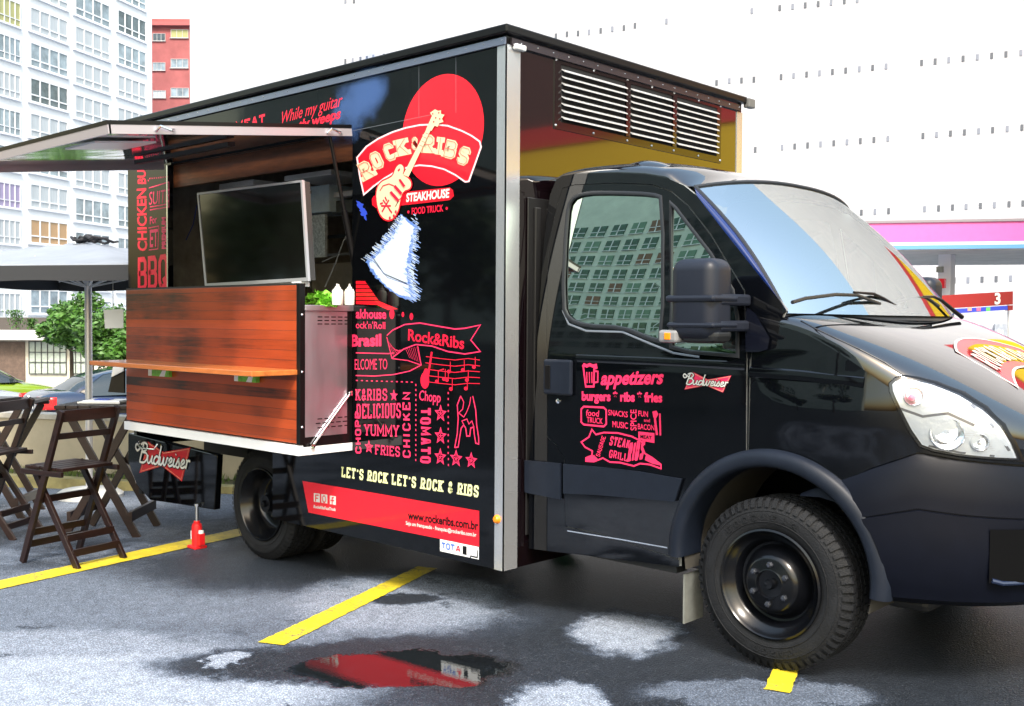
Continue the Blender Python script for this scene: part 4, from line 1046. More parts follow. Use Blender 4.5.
# headlights
HL = [(905,376.5),(897,378),(891,383.5),(891.5,391),(900,410),(910,430),(921,446),(935,451),(960,455.5),(990,458.5),(1021,460),(1014,443),(1003,425),(985,408),(962,393.5),(935,383),(918,378.5)]
hl = hits(HL, fend_y)
for lft in (False, True):
    m = MB(); skin(m, hl, [], fend_y, .004, .02, lft); base = m.build('headlight', mat('lamp_reflector', (.80,.86,.95), .3, metal=.3, bump=.25, bs=30), truck, smooth=True)
    m = MB(); band(m, hl, .016, fend_y, 0, True, lft, .012); m.build('headlight_seal', BLK, base, smooth=True)
    def bowl(cx, cz, r, mm):
        y = fend_y(cx, cz); nrm_ = Vector((.35,-.75,.25)).normalized()
        if lft: y = 2*YC-y; nrm_.y *= -1
        Mx = Matrix.Translation(Vector((cx,y,cz))+nrm_*.004) @ nrm_.to_track_quat('Z','Y').to_matrix().to_4x4()
        mm.lathe([(r,.012),(r*.96,.016),(r*.9,.010),(r*.6,.002),(r*.3,.003),(r*.26,.010),(.0,.013)], Mx, 24)
    m = MB(); bowl(.655,1.03,.066,m); bowl(.545,1.175,.040,m); bowl(.755,1.00,.036,m); m.build('reflector_bowl', mat('bowl_chrome', (.86,.88,.92), .12, metal=.9), base, smooth=True)
    m = MB(); a = .545; y = fend_y(a,1.155); y = 2*YC-y if lft else y
    m.lathe([(0,.02),(.012,.016),(.014,0)], Matrix.Translation((.548,y-(.012 if not lft else -.012),1.175)) @ Matrix.Rotation(R(90 if not lft else -90),4,'X'), 12); m.build('indicator_bulb', mat('bulb_pink', (.85,.25,.35), .3), base)
    m = MB(); band(m, [(.50,1.13),(.58,1.10),(.66,1.115),(.74,1.07)], .010, fend_y, .006, False, lft); band(m, [(.60,.985),(.70,.962),(.80,.950)], .008, fend_y, .006, False, lft); band(m, [(.72,1.15),(.79,1.07),(.84,.97)], .008, fend_y, .006, False, lft)
    m.build('lamp_bezel', mat('bezel_grey', (.16,.17,.20), .3), base, smooth=True)
    m = MB()
    for k in range(9):
        z = .975+k*.008; band(m, [(.66+.006*k,z),(.80-.004*k,z-.004)], .0025, fend_y, .006, False, lft)
    m.build('lens_ribs', mat('rib_white', (.75,.78,.85), .2), base)
    LG = D.materials.get('lens_clear')
    if LG is None:
        LG = glass('lens_clear', (.97,.98,1.), 1.6)
    m = MB(); skin(m, [(p[0], p[1]) for p in hl], [], lambda x, z: fend_y(x, z), .020, .02, lft); m.build('headlight_lens', LG, base, smooth=True)
# bumper swept round the nose
def planpt(s):         # s 0..1 from the arch round to the centre line: returns (X, halfwidth)
    th = s
    X = .1+.95*math.sin(th*math.pi/2)**(2/2.6); h = HWN*math.cos(th*math.pi/2)**(2/2.2); return X, h
BT = [(.1,.75),(.242,.815),(.40,.885),(.565,.955),(.70,.930),(.87,.905),(1.06,.890)]
PROF = [(0,-.03),(.0,-.005),(.015,.004),(.115,.030),(.20,.036),(.202,.030),(.206,.030),(.208,.038),(.34,.042),(.46,.030),(.54,.008),(.565,-.03),(.57,-.10)]
def prof_off(dz):
    return lerp(PROF, dz)
for sgn in (1, -1):
    m = MB(); NU = 44; dzs = [0,.0001,.015,.06,.115,.16,.20,.202,.206,.208,.27,.34,.40,.46,.50,.54,.555,.565,.57]
    offs = {0:-.03}
    rows = []
    for i in range(NU+1):
        s = i/NU; col = []
        for j, dz in enumerate(dzs):
            # arch boundary: first column follows the arch
            zt_ = .90-dz
            xa = AC[0]+math.sqrt(max(.0001, (AR+.015)**2-(max(zt_,AC[1])-AC[1])**2)) if zt_ > AC[1]-.3 else AC[0]+AR
            s0 = 0
            Xa, ha = planpt(0)
            if xa <= .1: X, h = xa+(.1-xa)*0, HWN
            # blend param from xa to nose
            t0 = (max(xa,.1)-.1)/.95; th0 = math.asin(min(1,t0)**(2.6/2))*2/math.pi
            th = th0+(1-th0)*s; X, h = planpt(min(1,th))
            top = lerp(BT, X); z = top-dz*(top-.345)/.57
            o = (-.03 if j == 0 else prof_off(dz))
            nx, ny = planpt(min(1, th+.01)); px_, py_ = planpt(max(0, th-.01)); tx, ty = nx-px_, ny-py_; l_ = math.hypot(tx, ty) or 1
            nX, nH = -ty/l_, tx/l_
            if nH < 0 and nX < 0: nX, nH = -nX, -nH
            col.append((X+nX*o, YC-sgn*(h+nH*o), z))
        rows.append(col)
    vs = [v for c_ in rows for v in c_]; n = len(dzs)
    m.add(vs, [(i*n+j, (i+1)*n+j, (i+1)*n+j+1, i*n+j+1) for i in range(NU) for j in range(n-1)])
    bmp = m.build('bumper', mat('bumper_plastic', (.0025,.0035,.008), .40, spec=.15, var=.12, vs_=10, bump=.04, bs=500), truck, smooth=True, sharp=35)
    # fog lamp recess: a proud black sheet, its shade put into the colour
    m = MB()
    def fog(u, v):
        th = .455+.24*u; X, h = planpt(th); return (X+.034*u+.020, YC-sgn*(h+.045), .46+.21*v)
    P_ = [fog(0,0), fog(1,0), fog(1,1), fog(0,1)]
    m.grid(fog, 6, 2); m.build('fog_recess_shade', mat('recess_shade_black', (.0012,.0014,.002), .8, spec=.1), bmp, smooth=True)
    m = MB(); m.tube([fog(.03,.05), fog(.15,0), fog(1,0)], .010, 8); m.build('recess_trim', mat('recess_trim', (.012,.02,.05), .2), bmp, smooth=True)
# wheel arch flare
for lft in (False, True):
    m = MB()
    rows = []
    angs = [-6+ (186+2)*i/48 for i in range(49)]
    for a in angs:
        ca, sa = math.cos(R(a)), math.sin(R(a)); col = []
        for rr, yo in ((.515,.172),(.513,.140),(.500,.122),(.475,.115),(.452,.118),(.440,.128),(.436,.16),(.440,.30)):
            x = AC[0]+rr*ca; z = AC[1]+rr*sa
            y = yo + (YC-hw0(max(x,.1), z)-.165)*.9 + .010*min(1,max(0,(x-.12)/.18))*(1 if yo < .16 else 0)
            col.append((x, 2*YC-y if lft else y, z))
        rows.append(col)
    n = 8; m.add([v for c_ in rows for v in c_], [(i*n+j,(i+1)*n+j,(i+1)*n+j+1,i*n+j+1) for i in range(48) for j in range(n-1)])
    fl = m.build('wheel_arch_flare', PLAST, truck, smooth=True, sharp=50)
    m = MB(); m.grid(lambda u, v: (AC[0]+.445*math.cos(R(-15+205*u)), (lambda y: 2*YC-y if lft else y)(.17+.55*v), AC[1]+.445*math.sin(R(-15+205*u))), 30, 3); 
    m.build('wheel_arch_liner', mat('liner', (.045,.042,.036), .8), truck, smooth=True)
    q0 = [(-.64,.0),(-.64,.0)]
    m = MB(); y0 = .20; 
    m.box((-.50,(2*YC-y0-.16) if lft else y0,.07), (-.492,(2*YC-y0) if lft else y0+.16,.30)); m.build('mud_flap', mat('flap_grey', (.16,.17,.16), .7, var=.3), truck)
# lower body cladding, sill
m = MB(); clad = hits([(527,460),(562.5,463),(562.5,499),(527,492)]); skin(m, clad, [], side_y, .014, .06); m.build('body_cladding', PLAST, truck, solid=.012, bevel=.003)
m = MB(); clad = hits([(565.5,463.5),(600,466.5),(640,471),(684,478.5),(677,501),(640,498),(600,494.5),(565.5,493)]); skin(m, clad, [], side_y, .014, .06); m.build('body_cladding', PLAST, rdoor, solid=.012, bevel=.003)
m = MB(); m.box((-1.40,.19,.30), (-.53,.28,.375)); m.build('sill', DARKP, truck)
m = MB(); band(m, hits([(568,530.6),(620,539),(668,547.5)]), .006, side_y, .006); m.build('sill_trim', ALU, truck)
# door waist crease beads
m = MB(); band(m, hits([(576,358),(650,361),(745,366)]), .05, side_y, 0, False, False, .004); m.build('door_crease', CABP, rdoor, smooth=True)
m = MB(); band(m, hits([(750,372),(800,376),(864,383)]), .05, side_y, 0, False, False, .006); m.build('wing_crease', CABP, truck, smooth=True)
m = MB(); band(m, hits([(563,310),(569,324),(587,331),(623,332),(649,343),(674,353),(700,357)]), .012, side_y, 0, False, False, .006); m.build('window_sill_bead', mat('bead_grey', (.25,.28,.33), .25, metal=.5), rdoor, smooth=True)
# sail plate
m = MB(); skin(m, hits([(747,306),(757,314),(771,338),(769,349),(760,352),(747,352)]), [], side_y, .012, .03); m.build('sail_plate', mat('sail_plastic', (.004,.005,.010), .15), truck, smooth=True)
# handle
def dplane(x, y): return on(x, y, 1, .160)
m = MB(); a = dplane(545.5,394); b_ = dplane(574,360); m.box((a.x,.138,a.z), (b_.x,.160,b_.z)); hd = m.build('door_handle', PLAST, rdoor, bevel=.018)
m = MB(); m.box((a.x+.016,.134,a.z+.03), (a.x+.05,.1382,b_.z-.03)); m.build('handle_recess', BLK, hd, bevel=.004)
q = dplane(558.5,401); m = MB(); m.lathe([(0,.008),(.012,.006),(.014,0)], Matrix.Translation((q.x,.160,q.z)) @ Matrix.Rotation(R(90),4,'X'), 16); m.build('door_lock', CHRM, rdoor, smooth=True)
# door graphics
def dp(x, y): return on(x, y, 1, .1612)
m = MB()
fonttext(m, 'appetizers', FR((600.5,384.5),(662.5,383.5),(602,371.5), dp), bold=.035, shear=.12)
fonttext(m, 'burgers * ribs * fries', FR((582,400),(662.5,402),(582,391.5), dp), bold=.045)
lineS(m, [(583.5,366.5),(586,386.5),(594,386.5),(594.5,366.5)], .010, dp); lineS(m, [(594.5,371),(598,371.5),(598,382),(594.5,382.5)], .008, dp)
for x in (587,589.5,592): lineS(m, [(x,372),(x+.3,383)], .006, dp)
lineS(m, [(583,367),(584.5,364.8),(587,366),(590,364.6),(593,366),(596,365.4),(596.5,369)], .016, dp)
lineS(m, [(584,406.5),(604,407.5),(606.5,410),(606.5,424),(604,426.5),(584,424.5),(581.5,422),(581.5,409)], .009, dp, closed=True)
fonttext(m, 'food', FR((586,415.5),(599,416.5),(586,409.5), dp), bold=.01, shear=.1); fonttext(m, 'TRUCK', FR((587,422),(603,424),(587,416.5), dp), bold=.01)
fonttext(m, 'SNACKS', FR((608.5,415),(628,417.3),(608.5,409.5), dp), bold=.01); fonttext(m, 'MUSIC', FR((612.5,427),(628,428.7),(612.5,421), dp), bold=.01)
fonttext(m, 'SPICE', FR((636.5,430.5),(636.5,409.5),(630.5,430.5), dp), bold=.01)
fonttext(m, 'FUN', FR((638.5,416),(648,417),(638.5,410.5), dp), bold=.01); fonttext(m, 'and', FR((644,421.5),(650,422.2),(644,418.2), dp), bold=.01); fonttext(m, 'BACON', FR((638,429),(654.5,430.5),(638,423.5), dp), bold=.01)
lineS(m, [(654.5,414),(657,435)], .012, dp); polyS(m, [(652.5,411.5),(656.5,410.5),(658.5,414),(656.5,418),(653.5,417.5)], dp); lineS(m, [(660,413.5),(660.5,435.5)], .009, dp)
polyS(m, [(638.5,431.5),(654.5,433),(654.5,443),(646,441.5),(638.5,439)], dp)
# pig outline
pig = [(581.5,442),(589,437),(592,429.5),(596,434.5),(604,432.5),(618,433),(632,436.5),(641,441),(643.5,444),(642.5,447),(645,453.5),(652,457.5),(661,464.5),(661,468.5),(650,464.5),(640,463.5),(634,466),(620,462.5),(610,462),(603,458),(594,461.5),(586,461),(586,458),(592,455.5),(592.5,451),(585,447)]
lineS(m, pig, .008, dp, closed=True)
blocktext(m, 'STEAK', FR((609,445),(629,449),(611,436), dp), th=.15, gap=.25, serif=False); blocktext(m, 'GRILL', FR((609,457.5),(627.5,461.5),(610,449.5), dp), th=.15, gap=.25, serif=False)
blocktext(m, 'RIBS', FR((627,463),(643,459),(630,443), dp), th=.12, gap=.25, serif=False); blocktext(m, 'SAUSAGE', FR((600,457),(606,437),(596,455.5), dp), th=.13, gap=.2, serif=False)
polyS(m, [(586,458),(594,455),(598,459),(594,461),(587,461.3)], dp); polyS(m, [(646,455),(654,459),(660.5,465.5),(652,463.5),(645,460)], dp)
split_build(m, 'door_lettering', PINKR, rdoor)
m = MB(); fonttext(m, 'MEAT', FR((640.5,438),(652,439.5),(640.5,434.5), dp), bold=.03)
for v in m.v: v.y -= .0015
m.build('door_lettering', BLK, rdoor)
bowtie(rdoor, [(693,372),(708,379.5),(731.5,375.5),(723,392.5),(706,385.5),(684.5,389.5)], (685.5,384),(729,387),(686.3,374.5), dp, (0,-1,0), .005, PINKR)
# mirrors
MIRP = mat('mirror_plastic', (.012,.015,.025), .40, spec=.3, bump=.03, bs=500)
for lft in (False, True):
    def my(y): return 2*YC-y if lft else y
    Yc = -.02
    m = MB(); m.box((-.385, min(my(-.12),my(.06)), 1.385), (-.160, max(my(-.12),my(.06)), 1.735)); mh = m.build('side_mirror', MIRP, truck, smooth=True, sharp=180)
    b_ = mh.modifiers.new('b', 'BEVEL'); b_.width = .055; b_.segments = 5
    m = MB(); m.box((-.395, min(my(-.128),my(.10)), 1.550), (-.150, max(my(-.128),my(.07)), 1.578)); m.box((-.39, min(my(-.126),my(.10)), 1.440), (-.150, max(my(-.126),my(.07)), 1.463))
    m.box((-.225, min(my(-.06),my(.185)), 1.535), (-.155, max(my(-.06),my(.185)), 1.585)); m.box((-.225, min(my(-.06),my(.175)), 1.425), (-.155, max(my(-.06),my(.175)), 1.472))
    m.build('mirror_arm', MIRP, mh, bevel=.012)
    m = MB(); m.box((-.3865, min(my(-.08),my(.03)), 1.46), (-.382, max(my(-.10),my(.04)), 1.70)); m.build('mirror_glass', CHRM, mh, bevel=.02)
    m = MB(); m.box((-.430, min(my(-.125),my(-.03)), 1.375), (-.335, max(my(-.125),my(-.03)), 1.430)); it = m.build('mirror_indicator', mat('indicator_clear', (.22,.22,.23), .15), mh, bevel=.012)
    m = MB(); m.box((-.395, min(my(-.130),my(-.12)), 1.388), (-.365, max(my(-.130),my(-.12)), 1.418)); m.build('indicator_bulb', mat('amber_lens', (.9,.25,.01)), it, bevel=.003)
    m = MB(); m.box((-.345, min(my(-.10),my(.05)), 1.375), (-.16, max(my(-.10),my(.05)), 1.445)); m.build('mirror_base', DARKP, mh, bevel=.03)
# wipers on the windscreen
def WSP(x, y, e=.02):
    A, B_, C_ = ws(.2,.0), ws(.8,.0), ws(.5,.35); n_ = (B_-A).cross(C_-A).normalized(); d = ray(x, y); 
    if n_.dot(d) > 0: n_ = -n_
    return CP + d*((A-CP).dot(n_)/d.dot(n_)) + n_*e
for arm, blade, thin in (([(912,321),(895,313),(878,302),(868,297),(848,295.5)], [(787,305.5),(800,301.5),(830,297.5),(852,298),(875,306.5)], [(787,307.5),(830,303.5),(874,308)]),
                   ([(957,320),(948,313),(936,303),(928,299.5),(918,299.5)], [(892,305),(905,301),(922,300),(934,308.5)], [(892,307),(912,303.5),(934,310)])):
    m = MB(); m.tube([WSP(*p, e=.03) for p in arm], [.012,.011,.009,.007,.005], 8); wa = m.build('wiper_arm', BLK, truck, smooth=True)
    m = MB(); m.tube([WSP(*p, e=.026) for p in blade], .008, 6); m.build('wiper_blade', RUB, wa, smooth=True)
# interior
m = MB(); m.box((-.35,.30,1.20), (.10,2.0,1.44)); m.build('dashboard', mat('dash_grey', (.16,.18,.19), .6), truck, bevel=.04)
for yy in (.45, 1.05, 1.55):
    m = MB(); m.box((-1.25,yy,.85), (-.80,yy+.42,1.0)); m.box((-1.28,yy,1.0), (-1.16,yy+.42,1.55)); m.box((-1.27,yy+.1,1.6), (-1.19,yy+.32,1.78)); m.build('cab_seat', mat('seat_fabric', (.05,.055,.07), .9), truck, bevel=.03)
m = MB(); Mw = Matrix.Translation((-.50,1.72,1.38)) @ Matrix.Rotation(R(-60),4,'Y'); m.tube([Mw @ Vector((.2*math.cos(a*math.pi/12), .2*math.sin(a*math.pi/12), 0)) for a in range(25)], .014, 8); m.tube([Mw @ Vector((-.19,0,0)), Mw @ Vector((.19,0,0))], .014, 6); m.build('steering_wheel', DARKP, truck, smooth=True)
# bonnet logo
m = MB(); c0 = hitTop((1010,366))
def bon(u, v, h=.003):   # u across (+Y), v forward
    X = .58+v*.30; Y = YC+.02+u*.42; return Vector((X, Y, topz(X, Y)+h))
def bl(mb, pts, t, h=.003, closed=False):
    Lp, Rp = strip2d(pts, t, closed); n = len(pts); mb.add([bon(p[0], p[1], h) for p in Lp]+[bon(p[0], p[1], h) for p in Rp], [(i,(i+1)%n,n+(i+1)%n,n+i) for i in range(n if closed else n-1)])
arcs = [(-1+.1*i, -.55+.35*(-1+.1*i)**2) for i in range(21)]; arcs2 = [(.93-.093*i, .25+.35*(1-.1*i)**2) for i in range(21)]
fa = MB(); poly = arcs+arcs2; n = 21; fa.add([bon(*p, .003) for p in arcs]+[bon(*p, .003) for p in arcs2[::-1]], [(i,i+1,n+i+1,n+i) for i in range(n-1)]); fo = fa.build('bonnet_logo', mat('logo_pink_red', (.62,.06,.09), .3), bonnet)
bl(m, poly, .035, .0045, True)
fr_ = [(i, ch) for i, ch in enumerate('ROCK&RIBS')]
vs_all = MB()
for i, ch in fr_:
    u0 = -.80+i*.18; 
    tmp = MB(); blocktext(tmp, ch, Frame((0,0,0),(.14,0,0),(0,.40,0),(0,0,1)), th=.11, serif=False)
    vv = [bon(-(u0+v.x)*1.0 if False else (u0+v.x), .22+.35*(u0+.07)**2-v.y-.12, .005+v.z*.5) for v in tmp.v]; m.add(vv, tmp.f)
m.build('bonnet_logo_lettering', mat('logo_ivory', (.60,.50,.48), .3), fo)

# wheels
def make_wheel(parent, X, Y, Z, Rt, width, sgn, dual=False):
    """Y = outer face; sgn = -1 for the camera side"""
    w = empty('wheel', (X-off(parent).x, Y-off(parent).y, Z-off(parent).z)); w.parent = parent
    Mx = Matrix.Rotation(R(90) if sgn < 0 else R(-90), 4, 'X')        # local +Z points outward
    rr = .235
    prof = [(rr-.004,-.03),(rr,-.012),(rr+.012,-.004),(rr+.03,.0),(rr+.075,.004),(Rt-.045,-.004),(Rt-.022,-.016),(Rt-.010,-.034)]
    tread = [(Rt-.010,-.034)]
    for a, b_ in ((.05,.058),(.092,.100),(.125,.133),(.165,.173)):
        tread += [(Rt-.008,-a),(Rt-.019,-a),(Rt-.019,-b_),(Rt-.008,-b_)]
    inner = [(Rt-.010,-width+.034),(Rt-.022,-width+.016),(Rt-.045,-width+.004),(rr+.03,-width),(rr,-width+.03)]
    m = MB(); m.lathe(prof+tread+inner, Mx, 72)
    nb = 62
    for i in range(nb):
        a0 = 2*math.pi*i/nb
        for (s0, s1, sh) in ((.028,.049,0),(.059,.091,.4),(.101,.124,.8),(.134,.164,.4),(.174,.198,0)):
            aa_ = a0+sh*2*math.pi/nb; da = 2*math.pi/nb*.42; vs = []
            for r_ in (Rt-.012, Rt-.003):
                for a, s in ((aa_-da,s0),(aa_+da,s0),(aa_+da,s1),(aa_-da,s1)): vs.append(Mx @ Vector((r_*math.cos(a), r_*math.sin(a), -s)))
            m.add(vs, [(4,5,6,7),(0,1,5,4),(1,2,6,5),(2,3,7,6),(3,0,4,7)])
        a = a0; da = 2*math.pi/nb*.30; vs = []      # shoulder lugs
        for r_, s in ((Rt-.003,.026),(Rt-.020,.010),(Rt-.040,.0015)):
            for s_ in (-1, 1): vs.append(Mx @ Vector((r_*math.cos(a+s_*da), r_*math.sin(a+s_*da), -s+.004)))
        m.add(vs, [(0,1,3,2),(2,3,5,4)])
    for r_ in (rr+.035, rr+.082): m.tube([Mx @ Vector((r_*math.cos(2*math.pi*k/60), r_*math.sin(2*math.pi*k/60), .003)) for k in range(61)], .0018, 5, False)
    # raised sidewall lettering
    for word, ac, step in (('GOODYEAR', 100, 9.5), ('CARGO', -85, 8)):
        for i, ch in enumerate(word):
            a = R(ac-(i-(len(word)-1)/2)*step); c_ = Vector((math.cos(a), math.sin(a), 0)); t_ = Vector((math.sin(a), -math.cos(a), 0)); r0 = rr+.042; hgt = .028
            if word == 'CARGO': pass
            tmp = MB(); blocktext(tmp, ch, Frame(c_*r0-t_*.013, t_*.026, c_*hgt, (0,0,1)), th=.22, serif=False)
            m.add([Mx @ (v+Vector((0,0,.0055))) for v in tmp.v], tmp.f)
    ty = m.build('tyre', TYRE, w, smooth=True, world=False, sharp=35)
    if not dual:
        prof = [(rr+.004,-.006),(rr+.004,.006),(rr-.004,.010),(rr-.012,.002),(rr-.020,-.020),(rr-.040,-.030),(rr-.055,-.050),(rr-.062,-.075),(rr-.072,-.078),(.150,-.052),(.128,-.018),(.118,-.006),(.105,.000),(.070,.000),(.062,.004),(.058,-.012),(.030,-.014),(0,-.014)]
    else:
        prof = [(rr+.004,-.006),(rr+.004,.006),(rr-.004,.010),(rr-.012,.002),(rr-.022,-.03),(rr-.035,-.04),(rr-.040,-.10),(rr-.060,-.13),(.15,-.14),(.12,-.135),(.10,-.11),(.07,-.10),(.06,-.06),(.055,-.03),(.0,-.028)]
    m = MB(); m.lathe(prof, Mx, 64); m.build('rim', RIM, w, smooth=True, world=False, sharp=50)
    m = MB(); zb = 0 if not dual else -.105
    for i in range(6):
        a = R(28+60*i); q = Mx @ Vector((.086*math.cos(a), .086*math.sin(a), zb)); m.lathe([(.0,.020),(.008,.019),(.010,.014),(.013,.013),(.014,0)], Matrix.Translation(q) @ Mx, 6)
    m.build('wheel_nuts', mat('nut_steel', (.10,.11,.14), .25, metal=.8), w, smooth=False, world=False)
    m = MB(); m.lathe([(.0,.014),(.018,.012),(.022,.004),(.024,-.014),(.024,-.016)], Mx if not dual else Mx @ Matrix.Translation((0,0,-.02)), 20); m.build('hub_cap', RIM, w, smooth=True, world=False)
    return w
make_wheel(truck, -.045, .175, gz(0)+.372, .374, .225, -1)
make_wheel(truck, -.045, 2*YC-.175, gz(0)+.372, .374, .225, 1)
zr = gz(-3.7)+.364
make_wheel(truck, -3.69, .06, zr, .368, .225, -1, True); make_wheel(truck, -3.69, .32, zr, .368, .225, -1, True)
make_wheel(truck, -3.69, 2*YC-.08, zr, .368, .225, 1, True)
# rear arch lining, chassis
m = MB(); m.box((-4.22,.28,.30), (-4.18,.60,.74)); m.box((-4.18,.02,.66), (-3.47,.60,.70)); m.box((-3.46,.04,H0+.05), (-3.42,.45,.70)); m.build('rear_arch_lining', DARKP, truck)
m = MB(); m.box((-5.2,.55,.42), (.3,.65,.60)); m.box((-5.2,1.65,.42), (.3,1.75,.60)); m.tube([(-3.69,.5,zr),(-3.69,1.8,zr)], .07, 12); m.tube([(-.045,.4,.30),(-.045,1.9,.30)], .05, 10); m.box((-2.9,.3,.3), (-2.0,.9,.6)); m.box((-3.3,1.3,.3),(-2.2,1.62,.55)); m.build('chassis', DARKP, truck)
m = MB(); m.box((-1.35,.42,.27), (.55,1.88,.40)); m.box((-1.40,1.90,.10), (-.62,2.12,.36)); m.build('undertray_blocker', DARKP, truck, bevel=.03)  # added under the cab to block bright reflections on the wet ground
m = MB(); m.box((-2.9,1.5,.12), (-1.6,2.1,.55)); m.build('far_side_blocker', DARKP, truck, bevel=.05)  # unseen dark box, added to keep light from below the truck
m = MB(); m.box((-3.1,.12,.15), (-1.55,.16,.5)); m.box((-5.0,1.9,.12), (-4.2,2.1,.6)); m.build('underbody_blocker', DARKP, truck)  # unseen plates added to keep the ground under the box dark
# gap between box and cab
m = MB()
for i in range(4): m.box((XB+.004,.16+.0,.35+i*.0), (XB+.012,.45,2.1)) if i == 0 else None
for i in range(3): y = .20+i*.10; m.box((XB+.012,y,.4), (XB+.030,y+.04,2.05))
m.build('bulkhead_ribs', mat('gap_black', (.010,.010,.011), .35), truck, bevel=.01)
m = MB(); m.box((-5.31,.06,.13), (-5.26,.40,.30)); m.build('rear_step', DARKP, truck)
q = S(156,446); m = MB(); m.tube([S(141,440)+Vector((0,-.01,0)), S(142,445)+Vector((0,-.03,0)), S(147,448)+Vector((0,-.03,0)), S(158,449)+Vector((0,-.03,0)), S(159,444)+Vector((0,-.01,0))], .006, 6); m.build('skirt_hook', CHRM, truck)

# ================================================================== THINGS BY THE TRUCK
# television standing on the counter
A_, B_, C_ = on(198,193,1,-.33), on(303,180,1,-.33), on(309,281,1,-.33); D_ = on(206,287,1,-.33)
tv = tag(empty('television', ((A_.x+B_.x)/2, -.33, C_.z)), 'flat screen television with a silver frame tilted on top of the wooden counter', 'television')
def tvp(u, v, h): P = (D_.lerp(C_, u)).lerp(A_.lerp(B_, u), v); return P+Vector((0,-h,0))
def tvq(mb, u0, u1, v0, v1, h0, h1):
    mb.add([tvp(u, v, h) for h in (h0, h1) for u, v in ((u0,v0),(u1,v0),(u1,v1),(u0,v1))], [(0,3,2,1),(4,5,6,7),(0,1,5,4),(1,2,6,5),(2,3,7,6),(3,0,4,7)])
m = MB(); tvq(m, .005,.995,.01,.99, -.05, 0); m.build('casing', mat('tv_back', (.03,.03,.03), .4), tv)
m = MB(); tvq(m, .012,.988,.034,.98, .0005, .003); m.build('screen', mat('tv_screen', (.004,.0045,.004), .06, spec=.7), tv)
m = MB(); tvq(m, 0,.013,0,1, -.01,.008); tvq(m, .987,1,0,1,-.01,.008); tvq(m, .013,.987,.978,1,-.01,.008); tvq(m, .013,.987,0,.035,-.01,.008); m.build('frame', mat('tv_silver', (.42,.44,.48), .3, metal=.4), tv)
m = MB(); tvq(m, .06,.14,-.05,0,-.05,.01); tvq(m, .86,.94,-.05,0,-.05,.01); tvq(m, .05,.95,-.022,-.004,-.03,-.005); m.build('stand', WHITEM, tv)
# sauce bottles and lettuce on the worktop
bt_mat = mat('bottle_white', (.80,.82,.72), .35)
for i, px in enumerate((338.5,344,349.5)):
    P = on(px, 303, 1, -.16); e = empty('sauce_bottle', (P.x, -.16-(i%2)*.05, 1.546))
    tag(e, ('cream sauce bottle beside the lettuce on the steel worktop', 'middle one of the three cream sauce bottles on the worktop', 'cream sauce bottle right against the edge of the serving opening')[i], 'bottle', 'sauce bottles on the worktop')
    m = MB(); m.lathe([(0,0),(.026,0),(.028,.01),(.028,.075),(.022,.088),(.012,.092)], None, 16); m.build('bottle_body', bt_mat, e, smooth=True, world=False)
    m = MB(); m.lathe([(.014,.090),(.013,.100),(.006,.104),(.004,.118),(0,.118)], None, 12); m.build('cap', WHT, e, smooth=True, world=False)
random.seed(11)
LET = mat('lettuce_green', (.22,.55,.05), .5, var=.35, vs_=30)
P = on(322,303,1,-.15); m = MB()
for i in range(70):
    a = random.uniform(0, 6.28); r_ = random.uniform(.01,.11); c_ = Vector((P.x+r_*math.cos(a), -.16+r_*.6*math.sin(a), 1.55+.055*(1-r_/.13)+random.uniform(-.01,.02)))
    rot = Matrix.Rotation(random.uniform(0,6.28),4,'Z') @ Matrix.Rotation(random.uniform(-.9,.9),4,'X'); s_ = random.uniform(.025,.045)
    vs = [c_ + rot @ Vector((s_*math.cos(k*.785), s_*math.sin(k*.785), .012*math.sin(k*2.1+i))) for k in range(8)]
    m.add(vs+[c_+rot @ Vector((0,0,-.01))], [(k,(k+1)%8,8) for k in range(8)])
tag(m.build('lettuce', LET, None), 'loose heap of light green lettuce on the steel worktop', 'lettuce')
# leaflets clipped under the shelf
for i, (xa, xb, y0_, y1_) in enumerate(((149,169,367,375.5),(235,256.5,371,381))):
    a, b2 = on(xa,y1_,1,-.395), on(xb,y0_,1,-.395); m = MB(); m.box((a.x,-.398,a.z), (b2.x,-.374,b2.z)); e = m.build('leaflet_holder', mat('leaf_green', (.18,.50,.06), .4, var=.4, vs_=40), None)
    tag(e, ('green leaflet holder under the wooden shelf, nearer the tables', 'green leaflet holder under the wooden shelf, nearer the steel side panel')[i], 'holder', 'leaflet holders under the shelf')
    w_ = (b2.x-a.x)/4; m = MB(); m.box((a.x,-.401,a.z), (a.x+w_*.7,-.3985,b2.z)); m.prism([(a.x+w_*2.2,-.3985,a.z),(a.x+w_*3.2,-.3985,a.z),(a.x+w_*3.7,-.3985,b2.z),(a.x+w_*3.2,-.3985,b2.z)], (0,-.002,0)); m.build('white_stripes', PAPER, e)
